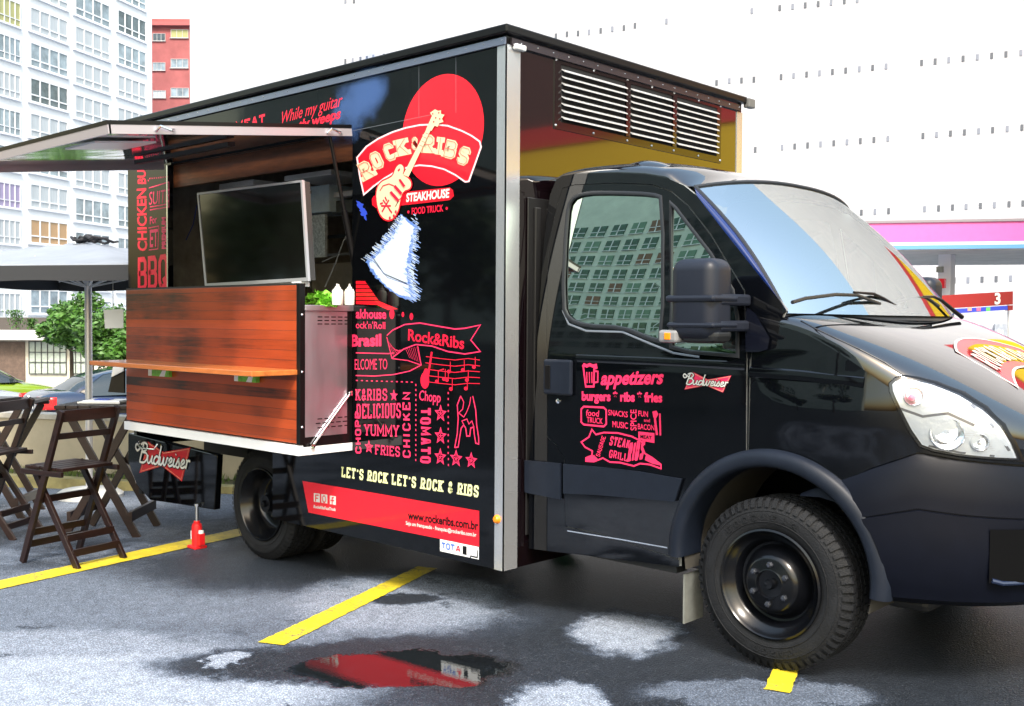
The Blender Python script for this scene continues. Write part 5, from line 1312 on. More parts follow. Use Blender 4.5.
# hydraulic bottle jack
J = gnd(197,548); Y_J = .0
jk = tag(empty('bottle_jack', (J.x, J.y, gz(J.x))), 'small red hydraulic bottle jack propping the rear of the food truck', 'jack')
jr = mat('jack_red', (.72,.015,.02), .35, var=.15)
m = MB(); m.box((-.055,-.048,0), (.055,.048,.022)); m.build('base', jr, jk, world=False, bevel=.008)
m = MB(); m.lathe([(.0,.022),(.036,.022),(.036,.15),(.032,.17),(.022,.175),(.022,.19),(0,.19)], None, 20); m.box((.03,-.02,.03), (.07,.02,.11)); m.build('cylinder', jr, jk, smooth=True, world=False)
m = MB(); m.lathe([(0,.19),(.012,.19),(.012,.29),(.020,.292),(.020,.31),(0,.31)], None, 14); m.build('ram', CHRM, jk, smooth=True, world=False)
m = MB(); m.prism([(-.037,-.022,.06),(-.0372,-.022,.12),(-.0372,.01,.12),(-.037,.01,.06)], (-.002,-.004,0)); m.lathe([(0,.0),(.018,.0),(.018,.02),(0,.02)], Matrix.Translation((.055,.0,.11)), 10); m.build('label_plate', PAPER, jk, world=False)

# folding bar furniture
def make_chair():
    e = empty('folding_bar_chair', (0,0,0)); W2 = .215
    for s in (-1, 1):
        m = MB(); m.bar((-.26, s*W2, 0), (.14, s*W2, 1.01), .045, .026, (0,1,0)); m.build('back_leg', WOODK, e, world=False, bevel=.003)
        m = MB(); m.bar((.24, s*(W2-.035), 0), (-.20, s*(W2-.035), .63), .045, .024, (0,1,0)); m.build('front_leg', WOODK, e, world=False, bevel=.003)
    m = MB(); 
    for k in range(5): m.box((-.26+k*.077,-W2+.02,.615), (-.26+k*.077+.066,W2-.02,.637))
    m.box((-.26,-W2-.015,.585), (.14,-W2+.01,.618)); m.box((-.26,W2-.01,.585), (.14,W2+.015,.618)); m.build('seat', WOODK, e, world=False, bevel=.003)
    m = MB(); m.box((.105,-W2-.013,.935), (.130,W2+.013,1.01)); m.box((.06,-W2-.013,.82), (.08,W2+.013,.86)); m.build('backrest', WOODK, e, world=False, bevel=.004)
    for (x, z, w) in ((-.225,.12,W2),(-.19,.20,W2),(.185,.10,W2-.035),(.13,.19,W2-.035),(-.11,.42,W2)):
        m = MB(); m.box((x-.012,-w,z-.022), (x+.012,w,z+.022)); m.build('crossbar', WOODK, e, world=False)
    return e
def make_table(LX=.31, LY=.31, H=.98):
    e = empty('folding_bar_table', (0,0,0))
    m = MB()
    for k in range(7): m.box((-LX+k*2*LX/7,-LY,H-.025), (-LX+(k+.93)*2*LX/7,LY,H))
    m.box((-LX,-LY+.03,H-.055), (LX,-LY+.06,H-.026)); m.box((-LX,LY-.06,H-.055), (LX,LY-.03,H-.026)); m.build('tabletop', WOODK, e, world=False, bevel=.003)
    for s in (-1, 1):
        m = MB(); m.bar((-LX*.85, s*(LY-.05), 0), (LX*.8, s*(LY-.05), H-.05), .055, .028, (0,1,0)); m.build('leg', WOODK, e, world=False, bevel=.003)
        m = MB(); m.bar((LX*.85, s*(LY-.085), 0), (-LX*.8, s*(LY-.085), H-.05), .055, .028, (0,1,0)); m.build('leg', WOODK, e, world=False, bevel=.003)
        m = MB(); m.box((s*LX*.72-.014,-LY+.04,.13), (s*LX*.72+.014,LY-.04,.20)); m.build('stretcher', WOODK, e, world=False)
    return e
ch0 = make_chair(); tb0 = make_table()
CHF = [(gnd(28,564)+gnd(84,551))/2, (gnd(78,568)+gnd(118,559))/2]
cc = (CHF[0]+CHF[1])/2; ax = CHF[1]-CHF[0]
def setp_(o, x, y, rz, dz=0): o.location = (x, y, gz(x)+dz); o.rotation_euler = (0,0,rz)
setp_(ch0, cc.x, cc.y, math.atan2(ax.y, ax.x))
tag(ch0, 'dark wood folding bar chair standing on the yellow line nearest the camera', 'chair', 'dark wood folding bar furniture chairs')
ch1 = copy_tree(ch0); setp_(ch1, -5.95, -.72, R(35)); tag(ch1, 'dark wood folding chair between the front chair and the left bar table', 'chair')
ch2 = copy_tree(ch0); setp_(ch2, -7.40, -.50, R(70)); tag(ch2, 'dark wood folding chair cut by the left picture edge at the left table', 'chair')
setp_(tb0, -5.40, -.10, R(43)); tag(tb0, 'square dark wood folding bar table next to the rear of the truck', 'table', 'dark wood folding bar tables')
tb1 = copy_tree(tb0); setp_(tb1, -6.90, -.33, R(48), -.02); tag(tb1, 'dark wood folding bar table by the left picture edge under the parasol', 'table')
m = MB(); m.box((-.16,-.11,0), (.16,.11,.012)); m.box((-.13,-.09,.012), (.15,.10,.02)); mn = m.build('menu_folder', PAPER, None, world=False); mn.location = (-5.42,-.15,gz(-5.33)+.981); mn.rotation_euler = (0,0,R(40)); tag(mn, 'white menu folder lying on the bar table by the truck', 'menu')
m = MB(); m.box((-.06,-.06,.0205), (.05,.05,.026)); m.build('blue_cover', mat('menu_blue', (.03,.08,.45), .4), mn, world=False)
m = MB(); m.box((-.19,-.13,0), (.19,.13,.02)); mn = m.build('tray', mat('tray_black', (.03,.03,.035), .3), None, world=False); mn.location = (-6.95,-.38,gz(-6.9)+.962); mn.rotation_euler = (0,0,R(30)); tag(mn, 'black serving tray lying on the left bar table', 'tray')
# table tent sign with black bottom leaning by the counter
P = dep(121,384,7.3); m = MB(); e_ = empty('menu_board', (P.x, P.y, gz(P.x)))
tag(e_, 'small white and black tilted menu board hanging at the far end of the wooden counter', 'menu board')
def q_(x, y, D_=7.3): return dep(x, y, min(D_, 7.3))
m = MB(); m.prism([q_(108,392), q_(124,393), q_(124,366), q_(114,366)], (0,.01,0)); m.build('black_panel', BLK, e_)
m = MB(); m.prism([q_(112,377,7.28), q_(124,371,7.28), q_(124,365,7.28), q_(114,365,7.28)], (0,-.006,0)); m.build('white_panel', PAPER, e_)
m = MB(); P = dep(113,319,8.6); m.prism([dep(103.5,310,8.6), dep(122.5,309,8.6), dep(122.5,328,8.6), dep(105,328.5,8.6)], (.004,.006,0)); e_ = m.build('hanging_notice', PAPER, None); 
tag(e_, 'white paper notice hanging from the parasol edge beside the tree', 'notice')
m = MB(); m.tube([dep(113,309.5,8.6), dep(113,276,8.6)], .003, 5); m.build('string', WHT, e_)
# parasol
UP = gnd(89.5,497)
um = tag(empty('parasol', (UP.x, UP.y, gz(UP.x))), 'large square grey-white parasol with a silver pole behind the tables', 'parasol')
m = MB(); m.tube([(UP.x,UP.y,gz(UP.x)+.05), (UP.x,UP.y,2.1)], .032, 14); pole = m.build('pole', mat('pole_alloy', (.75,.76,.80), .35, metal=.4), um, smooth=True)
m = MB(); m.lathe([(.032,0),(.05,0),(.05,.07),(.032,.07)], Matrix.Translation((UP.x,UP.y,.62)), 14); m.lathe([(.0,0),(.03,0),(.03,.10),(0,.10)], Matrix.Translation((UP.x,UP.y,.66)) @ Matrix.Rotation(R(90),4,'Y'), 10); m.build('crank_collar', DARKP, pole)
m = MB(); m.lathe([(0,0),(.30,0),(.30,.03),(.24,.07),(.05,.09),(0,.09)], Matrix.Translation((UP.x,UP.y,gz(UP.x)+.004)), 32); m.build('base', mat('base_white', (.68,.68,.66), .6), um, smooth=True, sharp=30)
UA = R(118); HS = 1.42; ZE = 1.865; ZA = 2.16
def ump(a, b, z): return Vector((UP.x+a*math.cos(UA)-b*math.sin(UA), UP.y+a*math.sin(UA)+b*math.cos(UA), z))
def can(u, v, dz=0):
    a = (2*u-1); b = (2*v-1); r_ = max(abs(a), abs(b)); d_ = abs(abs(a)-abs(b))/max(r_, 1e-6)
    return ump(a*HS, b*HS, ZA+(ZE-ZA)*r_**1.0-.03*math.sin(math.pi*r_)*d_+dz)
m = MB(); m.grid(lambda u, v: can(u, v), 24, 24); canopy = m.build('canopy', mat('parasol_cloth', (.22,.245,.285), .85, var=.12, vs_=2), um, smooth=True, solid=.006)
m = MB()
for k, (a0, b0, a1, b1) in enumerate(((-1,-1,1,-1),(1,-1,1,1),(1,1,-1,1),(-1,1,-1,-1))):
    m.grid(lambda u, v: ump((a0+(a1-a0)*u)*HS*1.002, (b0+(b1-b0)*u)*HS*1.002, ZE-.11*v-.012*abs(math.sin(u*9))*v), 18, 1)
m.build('valance', mat('valance_cloth', (.030,.032,.036), .9), canopy)
m = MB()
for k in range(8):
    a = k*math.pi/4; r_ = 1/max(abs(math.cos(a)), abs(math.sin(a))); m.tube([ump(0,0,ZA-.06), ump(math.cos(a)*r_*HS*.97, math.sin(a)*r_*HS*.97, ZE-.02)], .010, 6)
    m.tube([ump(0,0,ZA-.42), ump(math.cos(a)*r_*HS*.5, math.sin(a)*r_*HS*.5, (ZA+ZE)/2-.03)], .008, 6)
m.build('ribs', mat('rib_alloy', (.70,.71,.73), .4, metal=.3), canopy)
m = MB(); random.seed(5)
for k in range(5):
    pts = [ump(math.cos(t*.5+k)*(.05+.06*t*.35), math.sin(t*.5+k*1.3)*(.05+.05*t*.35), ZA+.015+.02*math.sin(t*1.7+k)) for t in range(12)]; m.tube(pts, .012, 6)
m.lathe([(0,.07),(.03,.06),(.05,0)], Matrix.Translation((UP.x,UP.y,ZA)), 12); m.build('rope', mat('rope_black', (.02,.02,.025), .8), canopy)
# green bottle and litter beyond the truck
P = gnd(553,551); m = MB(); m.lathe([(0,0),(.035,0),(.035,.16),(.014,.22),(.014,.27),(0,.27)], Matrix.Translation((P.x,P.y,gz(P.x)+.036)) @ Matrix.Rotation(R(88),4,'Y'), 14)
tag(m.build('glass_bottle', mat('bottle_green', (.02,.45,.20), .1, spec=.8), None, smooth=True), 'green glass bottle lying on the asphalt beyond the truck', 'bottle')

# ================================================================== SURROUNDINGS
STUC = mat('cream_render', (.50,.44,.33), .85, var=.18, vs_=1.5)
W0 = gnd(-260,470); W1 = gnd(236,484)
def wall(name, a, b, z0, z1, th, mt_, label, cat):
    a = Vector((a[0],a[1],0)); b = Vector((b[0],b[1],0)); d = (b-a).normalized(); n_ = Vector((-d.y,d.x,0)); m = MB()
    m.prism([a+Vector((0,0,z0)), b+Vector((0,0,z0)), b+Vector((0,0,z1)), a+Vector((0,0,z1))], n_*th); o = m.build(name, mt_, None); return tag(o, label, cat), d, n_
wl, wd, wnn = wall('boundary_wall', (W0.x,W0.y), (W1.x+1.6*(W1-W0).normalized().x, W1.y+1.6*(W1-W0).normalized().y), -1.1, .40, .16, STUC, 'low cream rendered wall between the tables and the parked cars', 'wall')
m = MB(); a = Vector((W0.x,W0.y,.40)); b = a+wd*((W1-W0).length+1.6); m.prism([a-wnn*.03, b-wnn*.03, b+wnn*.19, a+wnn*.19], (0,0,.05)); m.build('coping', mat('coping_stone', (.48,.45,.40), .8, var=.2), wl)
m = MB(); a = Vector((W0.x,W0.y,-.3))-wnn*.62; b = a+wd*((W1-W0).length+1.6); m.prism([a, b, b+wnn*.14, a+wnn*.14], (0,0,.19)); tag(m.build('kerb', mat('yellow_kerb', (.42,.36,.16), .8, var=.4, vs_=4), None), kind='structure')
m = MB(); m.prism([a+wnn*.14, b+wnn*.14, b+wnn*.62, a+wnn*.62], (0,0,.155)); tag(m.build('verge', mat('verge_soil', (.10,.095,.05), .95, var=.6, vs_=6), None), kind='structure')
random.seed(21)
m = MB()
for i in range(1500):
    t = random.random()*((W1-W0).length+1.6); P = a+wd*t+wnn*random.uniform(.16,.6)+Vector((0,0,.15)); h_ = random.uniform(.02,.10)
    if noise.noise(P*1.3) < -.05: continue
    w_ = Vector((random.uniform(-1,1), random.uniform(-1,1), 0)).normalized()*.012; m.add([P-w_, P+w_, P+Vector((random.uniform(-.03,.03), random.uniform(-.03,.03), h_))], [(0,1,2)])
tag(m.build('verge_grass', mat('grass_green', (.12,.18,.04), .8, var=.4), None), kind='stuff', label='patchy green grass growing along the foot of the low wall', cat='grass')

# trees
def make_tree(loc, h, cr, n, lmat, seed, label, leaf=.10, squash=.8, group='trees around the car park'):
    rnd = random.Random(seed); e = empty('tree', loc); tag(e, label, 'tree', group)
    th = h-cr*squash*1.1; bark = mat('bark', (.06,.045,.03), .9, var=.4, vs_=6)
    m = MB(); m.tube([(0,0,-.1),(.05,.02,th*.35),(-.03,.06,th*.7),(.05,0,th)], [.17*h/6,.13*h/6,.11*h/6,.07*h/6], 10)
    lumps = []
    for i in range(15):
        v = Vector((rnd.gauss(0,1), rnd.gauss(0,1), rnd.gauss(0,.8))).normalized()*cr*rnd.uniform(.35,.85); v.z *= squash; lumps.append((Vector((0,0,th+cr*squash*.35))+v, cr*rnd.uniform(.26,.42)))
    for c_, r_ in lumps[:9]: m.tube([(0,0,th*.8), (c_*.5+Vector((0,0,th*.45))), c_], [.05*h/6,.035*h/6,.015], 6)
    m.build('trunk', bark, e, world=False, smooth=True)
    m = MB()
    for i in range(n):
        c_, r_ = rnd.choice(lumps); d_ = Vector((rnd.gauss(0,1), rnd.gauss(0,1), rnd.gauss(0,1))).normalized(); p = c_+d_*r_*rnd.uniform(.55,1.08)
        u_ = Vector((rnd.uniform(-1,1), rnd.uniform(-1,1), rnd.uniform(-.5,.5))).normalized(); w_ = u_.cross(d_+Vector((rnd.uniform(-.6,.6),)*3)).normalized(); s = leaf*rnd.uniform(.6,1.3)
        m.add([p-u_*s, p+w_*s*.45, p+u_*s, p-w_*s*.45], [(0,1,2,3)])
    m.build('crown', lmat, e, world=False)
    return e
LEAF1 = mat('leaf_bright', (.045,.125,.014), .5, var=.6, vs_=1.3); LEAF2 = mat('leaf_dark', (.025,.065,.014), .5, var=.6, vs_=1.0)
P = dep(90,330,27); make_tree((P.x,P.y,-1.05), 3.0, 1.25, 9000, LEAF1, 4, 'leafy green tree behind the parasol pole and the parked cars', .075)
P = dep(115,350,25); make_tree((P.x,P.y,-1.05), 2.7, 1.15, 8000, LEAF1, 9, 'lower green tree just left of the wooden counter', .07)
P = dep(70,340,29); make_tree((P.x,P.y,-1.05), 2.7, .8, 4500, LEAF1, 15, 'small rounded green tree at the left end of the greenery', .09)

# cars beyond the wall
def make_car(paint, plate=True):
    e = empty('parked_car', (0,0,0))      # forward = +X, origin at ground centre
    L0, L1 = -2.15, 2.15
    zt = smooth_tab([(-2.15,.88),(-2.0,.98),(-1.5,1.02),(-1.0,1.00),(0,.93),(.8,.92),(1.5,.83),(2.0,.70),(2.15,.55)]); zb = .22
    wdt = smooth_tab([(-2.15,.70),(-1.95,.80),(-1.4,.85),(0,.865),(1.4,.84),(1.95,.76),(2.15,.60)])
    def body(u, v):
        x = L0+(L1-L0)*v; a = math.pi*u; n = 4.5; c, s = math.cos(a), math.sin(a); w = lerp(wdt, x)
        return (x, -math.copysign(abs(c)**(2/n), c)*w, zb+.22+(lerp(zt,x)-zb-.22)*s**(2/n))
    m = MB(); m.grid(body, 26, 44)
    for xx in (L0, L1):
        w = lerp(wdt, xx); m.grid(lambda u, v: (xx+(.0), -w+2*w*u, zb+(lerp(zt,xx)-zb)*v*.98), 6, 3)
    m.box((L0+.02,-.80,zb), (L1-.1,.80,.46)); m.build('body', paint, e, smooth=True, world=False)
    zr = smooth_tab([(-1.62,1.0),(-1.15,1.27),(-.65,1.40),(-.1,1.43),(.35,1.37),(.85,1.12),(1.15,.93)])
    def house(u, v, off_=0, x0=-1.62, x1=1.15):
        x = x0+(x1-x0)*v; a = math.pi*u; n = 3.6; c, s = math.cos(a), math.sin(a); h_ = lerp(zr, x)
        k = (abs(s)**(2/n)); w = (.80-.16*k)*(.86 if x < -1.3 or x > .9 else 1)
        return (x, -math.copysign(abs(c)**(2/n), c)*(w+off_), .90+(h_-.90)*k+off_)
    m = MB(); m.grid(lambda u, v: house(u, v), 24, 30); m.build('glasshouse', mat('car_glass', (.02,.028,.032), .04, spec=.9), e, smooth=True, world=False)
    m = MB(); m.grid(lambda u, v: house(.30+.40*u, v, .006, -1.18, .42), 12, 14)
    for sgn in (0, 1):
        for x0, x1, wd_ in ((-1.55,-.95,.14),(-.15,-.05,.1),(.38,1.10,.07)):
            f = (lambda q: q) if not sgn else (lambda q: 1-q)
            m.grid(lambda u, v: house(f(.02+.30*u), v, .008, x0+wd_*0, x0+.10 if x0 > -.5 and x0 < 0 else x1) if False else Vector(house(f(.02+.30*u), 0, .008, x0+(x1-x0)*( u if x0 < -.5 else (0 if x0 < 0 else 1-u))+(v*wd_), 9)), 8, 2)
    m.build('roof', paint, e, smooth=True, world=False)
    TLm = mat('tail_red', (.75,.02,.02), .2); 
    for s in (-1, 1):
        m = MB(); m.grid(lambda u, v: (L0+.30*max(0,(u-.45))*1.6-.012+.02*(1-math.cos(v*3.1))*0, s*(.48+.36*min(1,u*1.25)+(.012)), .66+.25*v), 8, 4); m.build('tail_light', TLm, e, smooth=True, world=False, solid=.02)
    m = MB(); m.box((L0-.04,-.78,.34), (L0+.1,.78,.58)); m.box((L1-.16,-.74,.28), (L1+.02,.74,.52)); m.build('bumper', paint, e, world=False, bevel=.03)
    m = MB(); m.box((L0-.030,-.24,.66), (L0-.012,.24,.80)); pl_ = m.build('number_plate', PAPER, e, world=False)
    m = MB(); 
    m.lathe([(0,.0),(.045,0),(.045,.01),(0,.012)], Matrix.Translation((L0-.02,0,.88)) @ Matrix.Rotation(R(-90),4,'Y'), 14); m.build('emblem', CHRM, e, world=False)
    for x in (-1.32, 1.32):
        for s in (-1, 1):
            m = MB(); Mx = Matrix.Translation((x,s*.80,.31)) @ Matrix.Rotation(R(-90*s),4,'X'); m.lathe([(.19,.0),(.20,.01),(.27,.012),(.31,-.02),(.31,-.16),(.27,-.18)], Mx, 28); m.lathe([(0,-.02),(.10,-.03),(.19,.0),(.20,-.15)], Mx, 20); m.build('wheel', TYRE, e, smooth=True, world=False)
    m = MB(); m.tube([(.2,0,1.42),(-.15,.0,1.75)], .006, 6) if False else m.tube([(-.55,.3,1.38),(-.95,.3,1.72)], .006, 6); m.build('aerial', BLK, e, world=False)
    return e, pl_
navy = mat('car_paint_navy', (.010,.018,.045), .12, coat=1.); green = mat('car_paint_lime', (.17,.26,.02), .2, coat=.8); silv = mat('car_paint_silver', (.45,.47,.50), .25, metal=.6)
cr1, pl1 = make_car(navy)
fdir = R(84); rear = dep(30,404,21.6); ctr = Vector((rear.x, rear.y, 0))+Vector((math.cos(fdir), math.sin(fdir), 0))*2.15
cr1.location = (ctr.x, ctr.y, -1.05); cr1.rotation_euler = (0,0,fdir); tag(cr1, 'dark navy sedan seen from behind beyond the low wall, with a lit-looking red tail lamp', 'car', 'cars parked beyond the wall')
cr1['label'] = 'dark navy sedan with red tail lamp parked beyond the low wall behind the chairs'
m = MB(); fonttext(m, 'DJR 7693', Frame((-2.15-.0325,.20,.685), (0,-.40,0), (0,0,.085), (-1,0,0)), bold=.02); m.build('plate_lettering', BLK, pl1, world=False)
cr2, pl2 = make_car(green); P = dep(-34,392,26.0); cr2.location = (P.x, P.y, -1.05); cr2.rotation_euler = (0,0,R(84)); tag(cr2, 'bright lime green car roof showing behind the navy sedan', 'car', 'cars parked beyond the wall')
cr3, pl3 = make_car(silv); P = dep(-66,392,23.0); cr3.location = (P.x, P.y, -1.05); cr3.rotation_euler = (0,0,R(84)); tag(cr3, 'silver car at the far left partly cut off by the picture edge', 'car', 'cars parked beyond the wall')

# white apartment block on the left
WHITEB = mat('apartment_white', (.74,.76,.80), .8, var=.05, vs_=.3); GLASSB = [mat('pane_pale', (.25,.31,.36), .15, var=.45, vs_=.9), mat('pane_curtain', (.42,.46,.50), .4, var=.12, vs_=2, stretch=(6,6,.3)), mat('pane_dark', (.10,.13,.15), .1, var=.5, vs_=1), mat('pane_orange', (.42,.27,.15), .5, var=.15, stretch=(8,8,.3)), mat('pane_lilac', (.30,.26,.42), .4), mat('pane_olive', (.36,.36,.16), .4)]
A0 = dep(50,300,80); A1_ = dep(150,300,92); ad_ = Vector((A1_.x-A0.x, A1_.y-A0.y, 0)).normalized(); an_ = Vector((ad_.y,-ad_.x,0))
if an_.dot(CP-A0) < 0: an_ = -an_
def fac(px, py, P0=A0, n_=None):
    n_ = n_ or an_; d = ray(px, py); return CP+d*((P0-CP).dot(n_)/d.dot(n_))
apt = tag(empty('apartment_building', (A0.x, A0.y, -3)), 'tall white apartment block with rows of curtained windows at the upper left', 'building')
a = fac(-260,300); b = fac(153,300); m = MB(); m.prism([Vector((a.x,a.y,-3)), Vector((b.x,b.y,-3)), Vector((b.x,b.y,42)), Vector((a.x,a.y,42))], -an_*14); m.build('facade', WHITEB, apt)
def window(x0, x1, yb, yt, wi, parent, frame_m, n_=None, P0=None, nb=4, rail=True, sub=None):
    n_ = n_ or an_; P0 = P0 or A0
    A = fac(x0, yb, P0, n_); B = fac(x1, yb, P0, n_); T_ = fac(x0, yt, P0, n_); zt, zb_ = T_.z, A.z; B = Vector((B.x,B.y,A.z)); d_ = (B-A); w = d_.length; d_.normalize(); Z = Vector((0,0,1)); h_ = zt-zb_
    def bx(mb, u0, u1, v0, v1, o0, o1):
        vs = [A+d_*u+Z*v+n_*o for o in (o0,o1) for u, v in ((u0,v0),(u1,v0),(u1,v1),(u0,v1))]; mb.add(vs, [(0,3,2,1),(4,5,6,7),(0,1,5,4),(1,2,6,5),(2,3,7,6),(3,0,4,7)])
    m = MB(); bx(m, 0, w, 0, h_, .01, .03); wn_ = m.build('window', GLASSB[wi], parent)
    m = MB(); t = .07*w/3
    for k in range(nb+1): u = (w-t)*k/nb; bx(m, u, u+t, 0, h_, .03, .09)
    for v in ((0, .28*h_, h_-t) if rail else (0, h_-t)): bx(m, 0, w, v, v+t, .031, .085)
    m.build('frame', frame_m, wn_)
    m = MB(); bx(m, -.06*w, w*1.02, -.06*h_, -.01*h_, .0, .16); m.build('sill', frame_m, wn_)
    return wn_
FRW = mat('frame_white', (.72,.74,.78), .6)
random.seed(8)
rows2 = [30.6+35.4*i for i in range(-1,9)]
for ci, (x0, x1, sl, off_, hh) in enumerate(((-33,-8,-.32,-17,27),(-2,20,-.30,-12,26),(29.5,67.5,-.27,0,26),(74.5,109.5,-.25,17,25.5),(117,145.5,-.22,25.5,23.5))):
    step = (37.6,37.2,35.4,34.4,32.6)[ci]; base = (18,20,30.6,49,31)[ci]
    for k in range(-1, 9):
        yb = base+step*k
        if yb > 330 or (yb < -20): continue
        wi = random.choice((0,0,1,1,1,0,2))
        if ci == 2 and k == 6: wi = 3
        if ci == 1 and k == 5: wi = 4
        if ci == 1 and k == 0: wi = 5
        window(x0, x1, yb, yb-hh*.95, wi, apt, FRW)
# low annex with gridded windows
nA = Vector((-fw.x,-fw.y,0)).normalized(); PA = dep(50,360,34)
anx = tag(empty('annex_building', (PA.x,PA.y,-2)), 'low cream annex with a planted terrace and wide gridded windows behind the cars', 'building')
def fx(x, y, o=0): return fac(x, y, PA, nA)+nA*o
def fbox(mb, x0, x1, yb, yt, o0, o1):
    A = fx(x0, yb); B = fx(x1, yb); T_ = fx(x0, yt); mb.add([P+nA*o for o in (o0,o1) for P in (A, Vector((B.x,B.y,A.z)), Vector((B.x,B.y,T_.z)), Vector((A.x,A.y,T_.z)))], [(0,3,2,1),(4,5,6,7),(0,1,5,4),(1,2,6,5),(2,3,7,6),(3,0,4,7)])
CRB = mat('annex_cream', (.62,.58,.48), .85, var=.1)
m = MB(); fbox(m, -220, 180, 420, 338, -6, 0); m.build('wall', CRB, anx)
m = MB(); fbox(m, -220, 180, 338, 329, -6, .5); m.build('terrace_slab', mat('slab_white', (.70,.69,.66), .8), anx)
m = MB(); fbox(m, -220, 180, 329, 316, -6, -1.2); m.build('terrace_back', mat('terrace_dark', (.07,.06,.055), .8), anx)
m = MB(); fbox(m, -60, 26, 420, 341, .02, .05); m.build('doorway', mat('doorway_brown', (.12,.08,.06), .7, var=.3), anx)
for (x0, x1, n_) in ((30,67,6),(71,87,3)):
    m = MB(); fbox(m, x0, x1, 374, 341, .02, .04); w_ = m.build('window', mat('pane_greenish', (.42,.48,.42), .2, var=.2), anx)
    m = MB()
    for k in range(n_+1): x = x0+(x1-x0)*k/n_; fbox(m, x-.25, x+.25, 374, 341, .041, .08)
    for y in (341.5,352,362,373.5): fbox(m, x0, x1, y+.3, y-.3, .042, .075)
    m.build('frame', mat('frame_dark', (.05,.05,.05), .6), w_)
random.seed(31)
for (x, w_, lab) in ((18,11,'feathery green plant on the annex terrace above the doorway'),(-20,12,'green plant on the annex terrace at the left picture edge'),(33,6,'small low green plant on the annex terrace above the gridded window')):
    P = fx(x, 329, .1); e = empty('terrace_plant', P); tag(e, lab, 'plant', 'plants on the annex terrace'); m = MB()
    for i in range(500):
        hh = random.random()**.7*w_*.055; p = Vector((random.gauss(0,w_*.012), random.gauss(0,w_*.012), hh)); u_ = Vector((random.uniform(-1,1),random.uniform(-1,1),random.uniform(-.2,1))).normalized()*.05; v_ = u_.cross(Vector((0,0,1))).normalized()*.02
        m.add([p-u_, p+v_, p+u_, p-v_], [(0,1,2,3)])
    m.build('leaves', LEAF1, e, world=False); m = MB(); m.tube([(0,0,0),(.01,0,w_*.045)], .012, 6); m.build('stem', mat('bark', (1,1,1)), e, world=False)

# red building behind
nR = nA; PR = dep(170,60,110)
rb = tag(empty('red_building', (PR.x,PR.y,-3)), 'weathered red rendered building squeezed between the two white buildings', 'building')
def rbox(mb, x0, x1, yb, yt, o0, o1):
    A = fac(x0, yb, PR, nR); B = fac(x1, yb, PR, nR); T_ = fac(x0, yt, PR, nR); mb.add([P+nR*o for o in (o0,o1) for P in (A, Vector((B.x,B.y,A.z)), Vector((B.x,B.y,T_.z)), Vector((A.x,A.y,T_.z)))], [(0,3,2,1),(4,5,6,7),(0,1,5,4),(1,2,6,5),(2,3,7,6),(3,0,4,7)])
m = MB(); rbox(m, 120, 240, 420, 18.5, -8, 0); m.build('wall', mat('red_render', (.34,.10,.10), .85, var=.28, vs_=.35), rb)
m = MB(); rbox(m, 120, 240, 26, 22.5, .0, .5); m.build('parapet_band', mat('red_band', (.40,.11,.11), .8), rb)
m = MB(); rbox(m, 183.5, 240, 20, -40, -9, -3); m.build('roof_tower', mat('tower_cream', (.62,.60,.42), .8), rb)
for (x0, x1, yb, yt, wi) in ((153,165.5,41,33.5,2),(171,188.5,38,29.5,5),(153,165.5,70.5,62.5,0),(171,188.5,68,59,0),(153,166,98,90.5,1),(171,189,97,88,0)):
    window(x0, x1, yb, yt, wi, rb, mat('frame_grey', (.5,.5,.5), .6), nR, PR, 3, False)

# big white wall building on the right, with vent slots
hd_ = R(23); bd = Vector((math.cos(hd_), math.sin(hd_), 0)); nB = Vector((bd.y,-bd.x,0))
if nB.dot(fw) > 0: nB = -nB
PB = dep(600,200,40)
def bw(x, y): return fac(x, y, PB, nB)
wb = tag(empty('windowless_building', (PB.x,PB.y,-3)), 'huge white windowless building with rows of tiny vent slots behind the truck', 'building')
a = bw(190.3,200); b = bw(2600,200)
def tiled(name):
    m_ = mat(name, (.82,.82,.86), .8, var=.05, vs_=.5); N = m_.node_tree.nodes; L = m_.node_tree.links; b_ = N['Principled BSDF']
    br = N.new('ShaderNodeTexBrick'); br.inputs['Scale'].default_value = 1.; br.inputs['Color1'].default_value = (.46,.47,.51,1); br.inputs['Color2'].default_value = (.43,.44,.485,1); br.inputs['Mortar'].default_value = (.36,.37,.42,1); br.inputs['Mortar Size'].default_value = .008; br.inputs['Brick Width'].default_value = 1.2; br.inputs['Row Height'].default_value = .6
    tc_ = N.new('ShaderNodeTexCoord'); sp_ = N.new('ShaderNodeSeparateXYZ'); L.new(tc_.outputs['Object'], sp_.inputs[0]); cb = N.new('ShaderNodeCombineXYZ'); L.new(sp_.outputs[0], cb.inputs[0]); L.new(sp_.outputs[2], cb.inputs[1]); L.new(cb.outputs[0], br.inputs['Vector']); L.new(br.outputs[0], b_.inputs['Base Color']); return m_
m = MB(); m.prism([Vector((a.x,a.y,-3)), Vector((b.x,b.y,-3)), Vector((b.x,b.y,34)), Vector((a.x,a.y,34))], -nB*20); m.build('wall', tiled('panel_white'), wb)
def Z3(x0, y0, s, pts): return [(x0+x/s, y0+y/s) for x, y in pts]
slots = Z3(490,20,3.53,[(233,57),(272,50),(311,47),(350,43),(391,38),(432,32),(473,28),(512,20),(623,5),(800,222),(845,215),(888,213),(932,210)])
slots += [(740+x/2.94, (32-.105*(x-35))/2.94) for x in (35,117,155,192,230,268,307,345)]
slots += [(740+x/2.94, (238-.101*(x-5))/2.94) for x in (41,121,158,196,234,272,311,351,390,430,534,574,614,656,698,740,782,826)]
slots += [(740+x/2.94, (440-.083*(x-45))/2.94) for x in (45,124,161,199,237,276,315,354,394,435,538,578,619,660,702,743,786,829)]
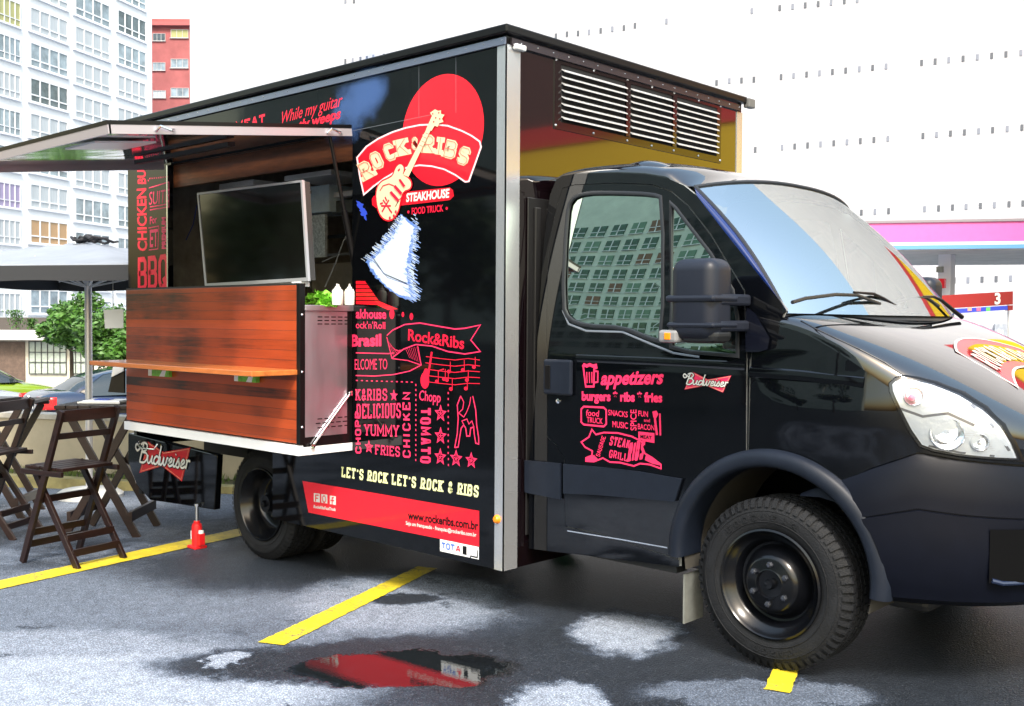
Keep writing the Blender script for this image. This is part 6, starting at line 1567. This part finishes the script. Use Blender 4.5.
slots += [(740+x/2.94, (625-.057*(x-357))/2.94) for x in (357,397,437,543,584,625,665,707,748,791,832)]
slots += [(840+x/4.7, 180+(478-.04*(x-405))/4.7) for x in (405,537,602,668,734,802)]
slots += Z3(180,0,2.327,[(385,143),(402,141),(420,138),(435,136),(450,133),(475,131),(385,3),(405,2)])
SL = mat('slot_dark', (.10,.11,.13), .8); SL2 = mat('slot_pale', (.20,.22,.27), .8)
ms = None
for i, (x, y) in enumerate(slots):
    P = bw(x, y); m = MB(); m.box((-.045,-.02,-.10), (.045,.03,.10)); 
    if ms is None or i < 2: o = m.build('vent_slot', SL, wb, world=False)
    else: o = m.build('vent_slot', SL2 if (i*7) % 5 < 2 else SL, wb, world=False)
    ms = o; o.location = P-off(wb); o.rotation_euler = (0,0,math.atan2(bd.y, bd.x))
# pink canopy of the filling station
PC = dep(950,240,21); hc = R(28); cdv = Vector((math.cos(hc), math.sin(hc), 0)); nC = Vector((cdv.y,-cdv.x,0)); nC = nC if nC.dot(fw) < 0 else -nC
def fc(x, y, o=0): return fac(x, y, PC, nC)+nC*o
can_ = tag(empty('station_canopy', (PC.x,PC.y,-.3)), 'filling station canopy with pink fascia, blue trim and a white post behind the windscreen', 'canopy')
def cbox(mb, x0, x1, yb, yt, o0, o1, ref=950, slope=0):
    A = fc(x0, yb); B = fc(x1, yb); zb_ = fc(ref, yb).z; zt_ = fc(ref, yt).z
    mb.add([Vector((P.x,P.y,z))+nC*o for o in (o0,o1) for P, z in ((A,zb_),(B,zb_),(B,zt_),(A,zt_))], [(0,3,2,1),(4,5,6,7),(0,1,5,4),(1,2,6,5),(2,3,7,6),(3,0,4,7)])
XL, XRr = 765, 1400
m = MB(); cbox(m, XL, XRr, 242, 221, -6, 0); m.build('fascia', mat('fascia_pink', (.82,.14,.42), .4, var=.04), can_)
m = MB(); cbox(m, XL, XRr, 222.2, 219.6, -5.99, .03); m.build('top_trim', mat('trim_grey', (.25,.22,.25), .4), can_)
m = MB(); cbox(m, XL, XRr, 245, 242, -6, .01); m.build('white_trim', WHT, can_)
m = MB(); cbox(m, XL, XRr, 249, 245, -6, .02); m.build('blue_trim', mat('trim_blue', (.12,.32,.60), .3), can_)
m = MB(); cbox(m, XL, XRr, 250, 249, -5.98, -.02); m.build('soffit', mat('soffit_panel', (.55,.54,.50), .7, var=.15, vs_=2), can_)
Pp = dep(945.5,330,22.5); m = MB(); m.box((Pp.x-.13,Pp.y-.13,-.4), (Pp.x+.13,Pp.y+.13,fc(950,249).z)); post = m.build('post', mat('post_white', (.74,.74,.78), .6), can_)
Pq = dep(941,283.5,22.2); m = MB(); m.box((Pq.x-.09,Pq.y-.05,Pq.z-.10), (Pq.x+.09,Pq.y+.05,Pq.z+.10)); m.build('red_box', RED, post)
Pq = dep(940,269.5,22.2); m = MB(); m.box((Pq.x-.06,Pq.y-.05,Pq.z-.06), (Pq.x+.06,Pq.y+.05,Pq.z+.06)); m.build('floodlight', mat('flood_grey', (.25,.25,.22), .5), post)
# pump sign
PS = dep(975,303,20.5)
def fs_(x, y, o=0): return fac(x, y, PS, nC)+nC*o
sg = tag(empty('pump_sign', (PS.x,PS.y,-.1)), 'dark red pump sign with a white 3 and a blue strip below the canopy', 'sign')
def sbox(mb, pts, o0, o1): mb.add([fs_(x, y, o) for o in (o0,o1) for x, y in pts], [(0,3,2,1),(4,5,6,7),(0,1,5,4),(1,2,6,5),(2,3,7,6),(3,0,4,7)])
m = MB(); sbox(m, [(905,311),(1013,304.5),(1013,291.3),(905,297.5)], -.3, 0); pn = m.build('sign_panel', mat('sign_red', (.30,.006,.008), .4), sg)
m = MB(); sbox(m, [(905,317),(1007.5,309.8),(1007.5,305.6),(905,312)], -.28, .01); st_ = m.build('blue_strip', mat('strip_blue', (.03,.06,.60), .4), sg)
m = MB(); sbox(m, [(1008,310.5),(1013,310),(1013,305.2),(1008,305.5)], -.28, .0); m.build('strip_end', mat('strip_end_red', (.30,.012,.02), .4), sg)
for x, mt_ in ((969.5, mat('dot_orange', (.85,.35,.25), .4)),(978.5, mat('dot_pink', (.80,.15,.30), .4)),(988, mat('dot_green', (.15,.70,.15), .4))):
    m = MB(); sbox(m, [(x-2,311),(x+2,310.8),(x+2,307.3),(x-2,307.6)], .011, .02); m.build('fuel_mark', mt_, st_)
m = MB(); O = fs_(994.5,304,.012); U = fs_(1000.5,303.7,.012)-O; V_ = fs_(994.5,293.3,.012)-O; fonttext(m, '3', Frame(O, U, V_, nC), bold=.04); m.build('number_three', WHT, pn)
P0_, P1_ = fs_(920,311,-.15), fs_(1010,305,-.15); m = MB(); m.tube([(P0_.x,P0_.y,-.4),(P0_.x,P0_.y,P0_.z)], .05, 8); m.build('leg', WHITEM, sg)
m = MB(); m.tube([(P1_.x,P1_.y,-.4),(P1_.x,P1_.y,P1_.z)], .02, 8); m.build('leg', WHITEM, sg)
# grey boxes on the wall
for x0, x1, y0_, y1_, lab in ((976,984,325,331,'smaller grey service box on the white wall below the pump sign'),(994,1006,324,336,'larger grey service box with a white door on the white wall')):
    A = bw(x0,y1_); B = bw(x1,y0_); m = MB(); d_ = Vector((B.x-A.x,B.y-A.y,0)); m.prism([A, A+d_, Vector((A.x+d_.x,A.y+d_.y,B.z)), Vector((A.x,A.y,B.z))], nB*.25); o = m.build('service_box', mat('box_grey', (.30,.33,.38), .5, var=.3), None); tag(o, lab, 'box', 'service boxes on the white wall')
    m = MB(); m.prism([A+d_*.2+nB*.252, A+d_*.7+nB*.252, A+d_*.7+nB*.252+Vector((0,0,(B.z-A.z)*.5)), A+d_*.2+nB*.252+Vector((0,0,(B.z-A.z)*.5))], nB*.01); m.build('door', PAPER, o)

# second canopy of the station, ahead of the truck (it shows in the paint)
yc_ = tag(empty('yellow_canopy', (9,14,-.03)), 'yellow station canopy with red band ahead of the truck', 'canopy')
m = MB(); m.box((-2.3,14,3.3), (24,20,5.3)); m.build('fascia', mat('fascia_yellow', (.80,.52,.01), .4), yc_)
m = MB(); m.box((-2.32,13.96,5.3), (24.02,20.02,5.75)); m.build('red_band', mat('band_red', (.55,.02,.03), .4), yc_)
for x in (5, 13, 21): m = MB(); m.box((x-.2,16.8,-.1), (x+.2,17.2,3.3)); m.build('post', WHITEM, yc_)
ob = tag(empty('office_block', (17,34,-.03)), 'brown office block behind the yellow canopy', 'building')
m = MB(); m.box((9,28,-.1), (40,44,13)); m.build('wall', mat('office_brown', (.09,.05,.05), .8), ob)
# apartment block across the street behind the camera (it shows in the door glass)
op = tag(empty('green_apartment_block', (-57,-75,-1)), 'tall apartment block with green windows across the street, mirrored in the door window', 'building')
m = MB(); m.box((-120,-92,-2), (-8,-75,52)); m.build('wall', mat('opposite_white', (.54,.60,.54), .8, var=.15, vs_=.3), op)
gm = [mat('pane_green', (.03,.09,.06), .1, var=.6, vs_=.8), mat('pane_brown', (.15,.07,.04), .4), mat('pane_sage', (.10,.20,.14), .3)]
wv = []
for k in range(3):
    mm = MB(); mm.box((-.85,0,-1.0), (.85,.12,1.0)); o = mm.build('window', gm[k], op, world=False); mf = MB()
    mf.box((-.9,.12,-.25), (.9,.2,-.15)); mf.box((-.05,.12,-1.0), (.05,.2,1.0)); mf.box((-.95,.0,-1.1), (.95,.3,-1.0)); mf.build('frame', FRW, o, world=False)
    o.location = (-11.4+2.5*k,.0,12.0); wv.append(o)
random.seed(4); cnt_ = 3
for r_ in range(10):
    for c_ in range(10):
        if cnt_ >= 98 or (r_ == 0 and c_ < 3): continue
        o = copy_tree(random.choice(wv[:1]*3+wv), op); o.location = (-11.4+2.5*c_, 0.0, 12.0+3.0*r_); cnt_ += 1
for i, (x, y, h_, cr_) in enumerate(((-9,-15,3.6,1.5),(-14.5,-17,3.4,1.5),(-20.5,-18,6.5,2.8),(-26,-17,8,3.2),(-5.5,-17,6,2.4),(-32,-20,7.5,3.2))):
    make_tree((x,y,gz(x)-.0), h_, cr_, 2600, LEAF2, 40+i, ('dark leafy street tree across the lot, %s' % ('first from the crossing','second, slightly taller','third, with a broad crown','fourth and tallest','thin one nearest the truck front','last one at the far end')[i]), .22, .85, 'street trees across the lot')
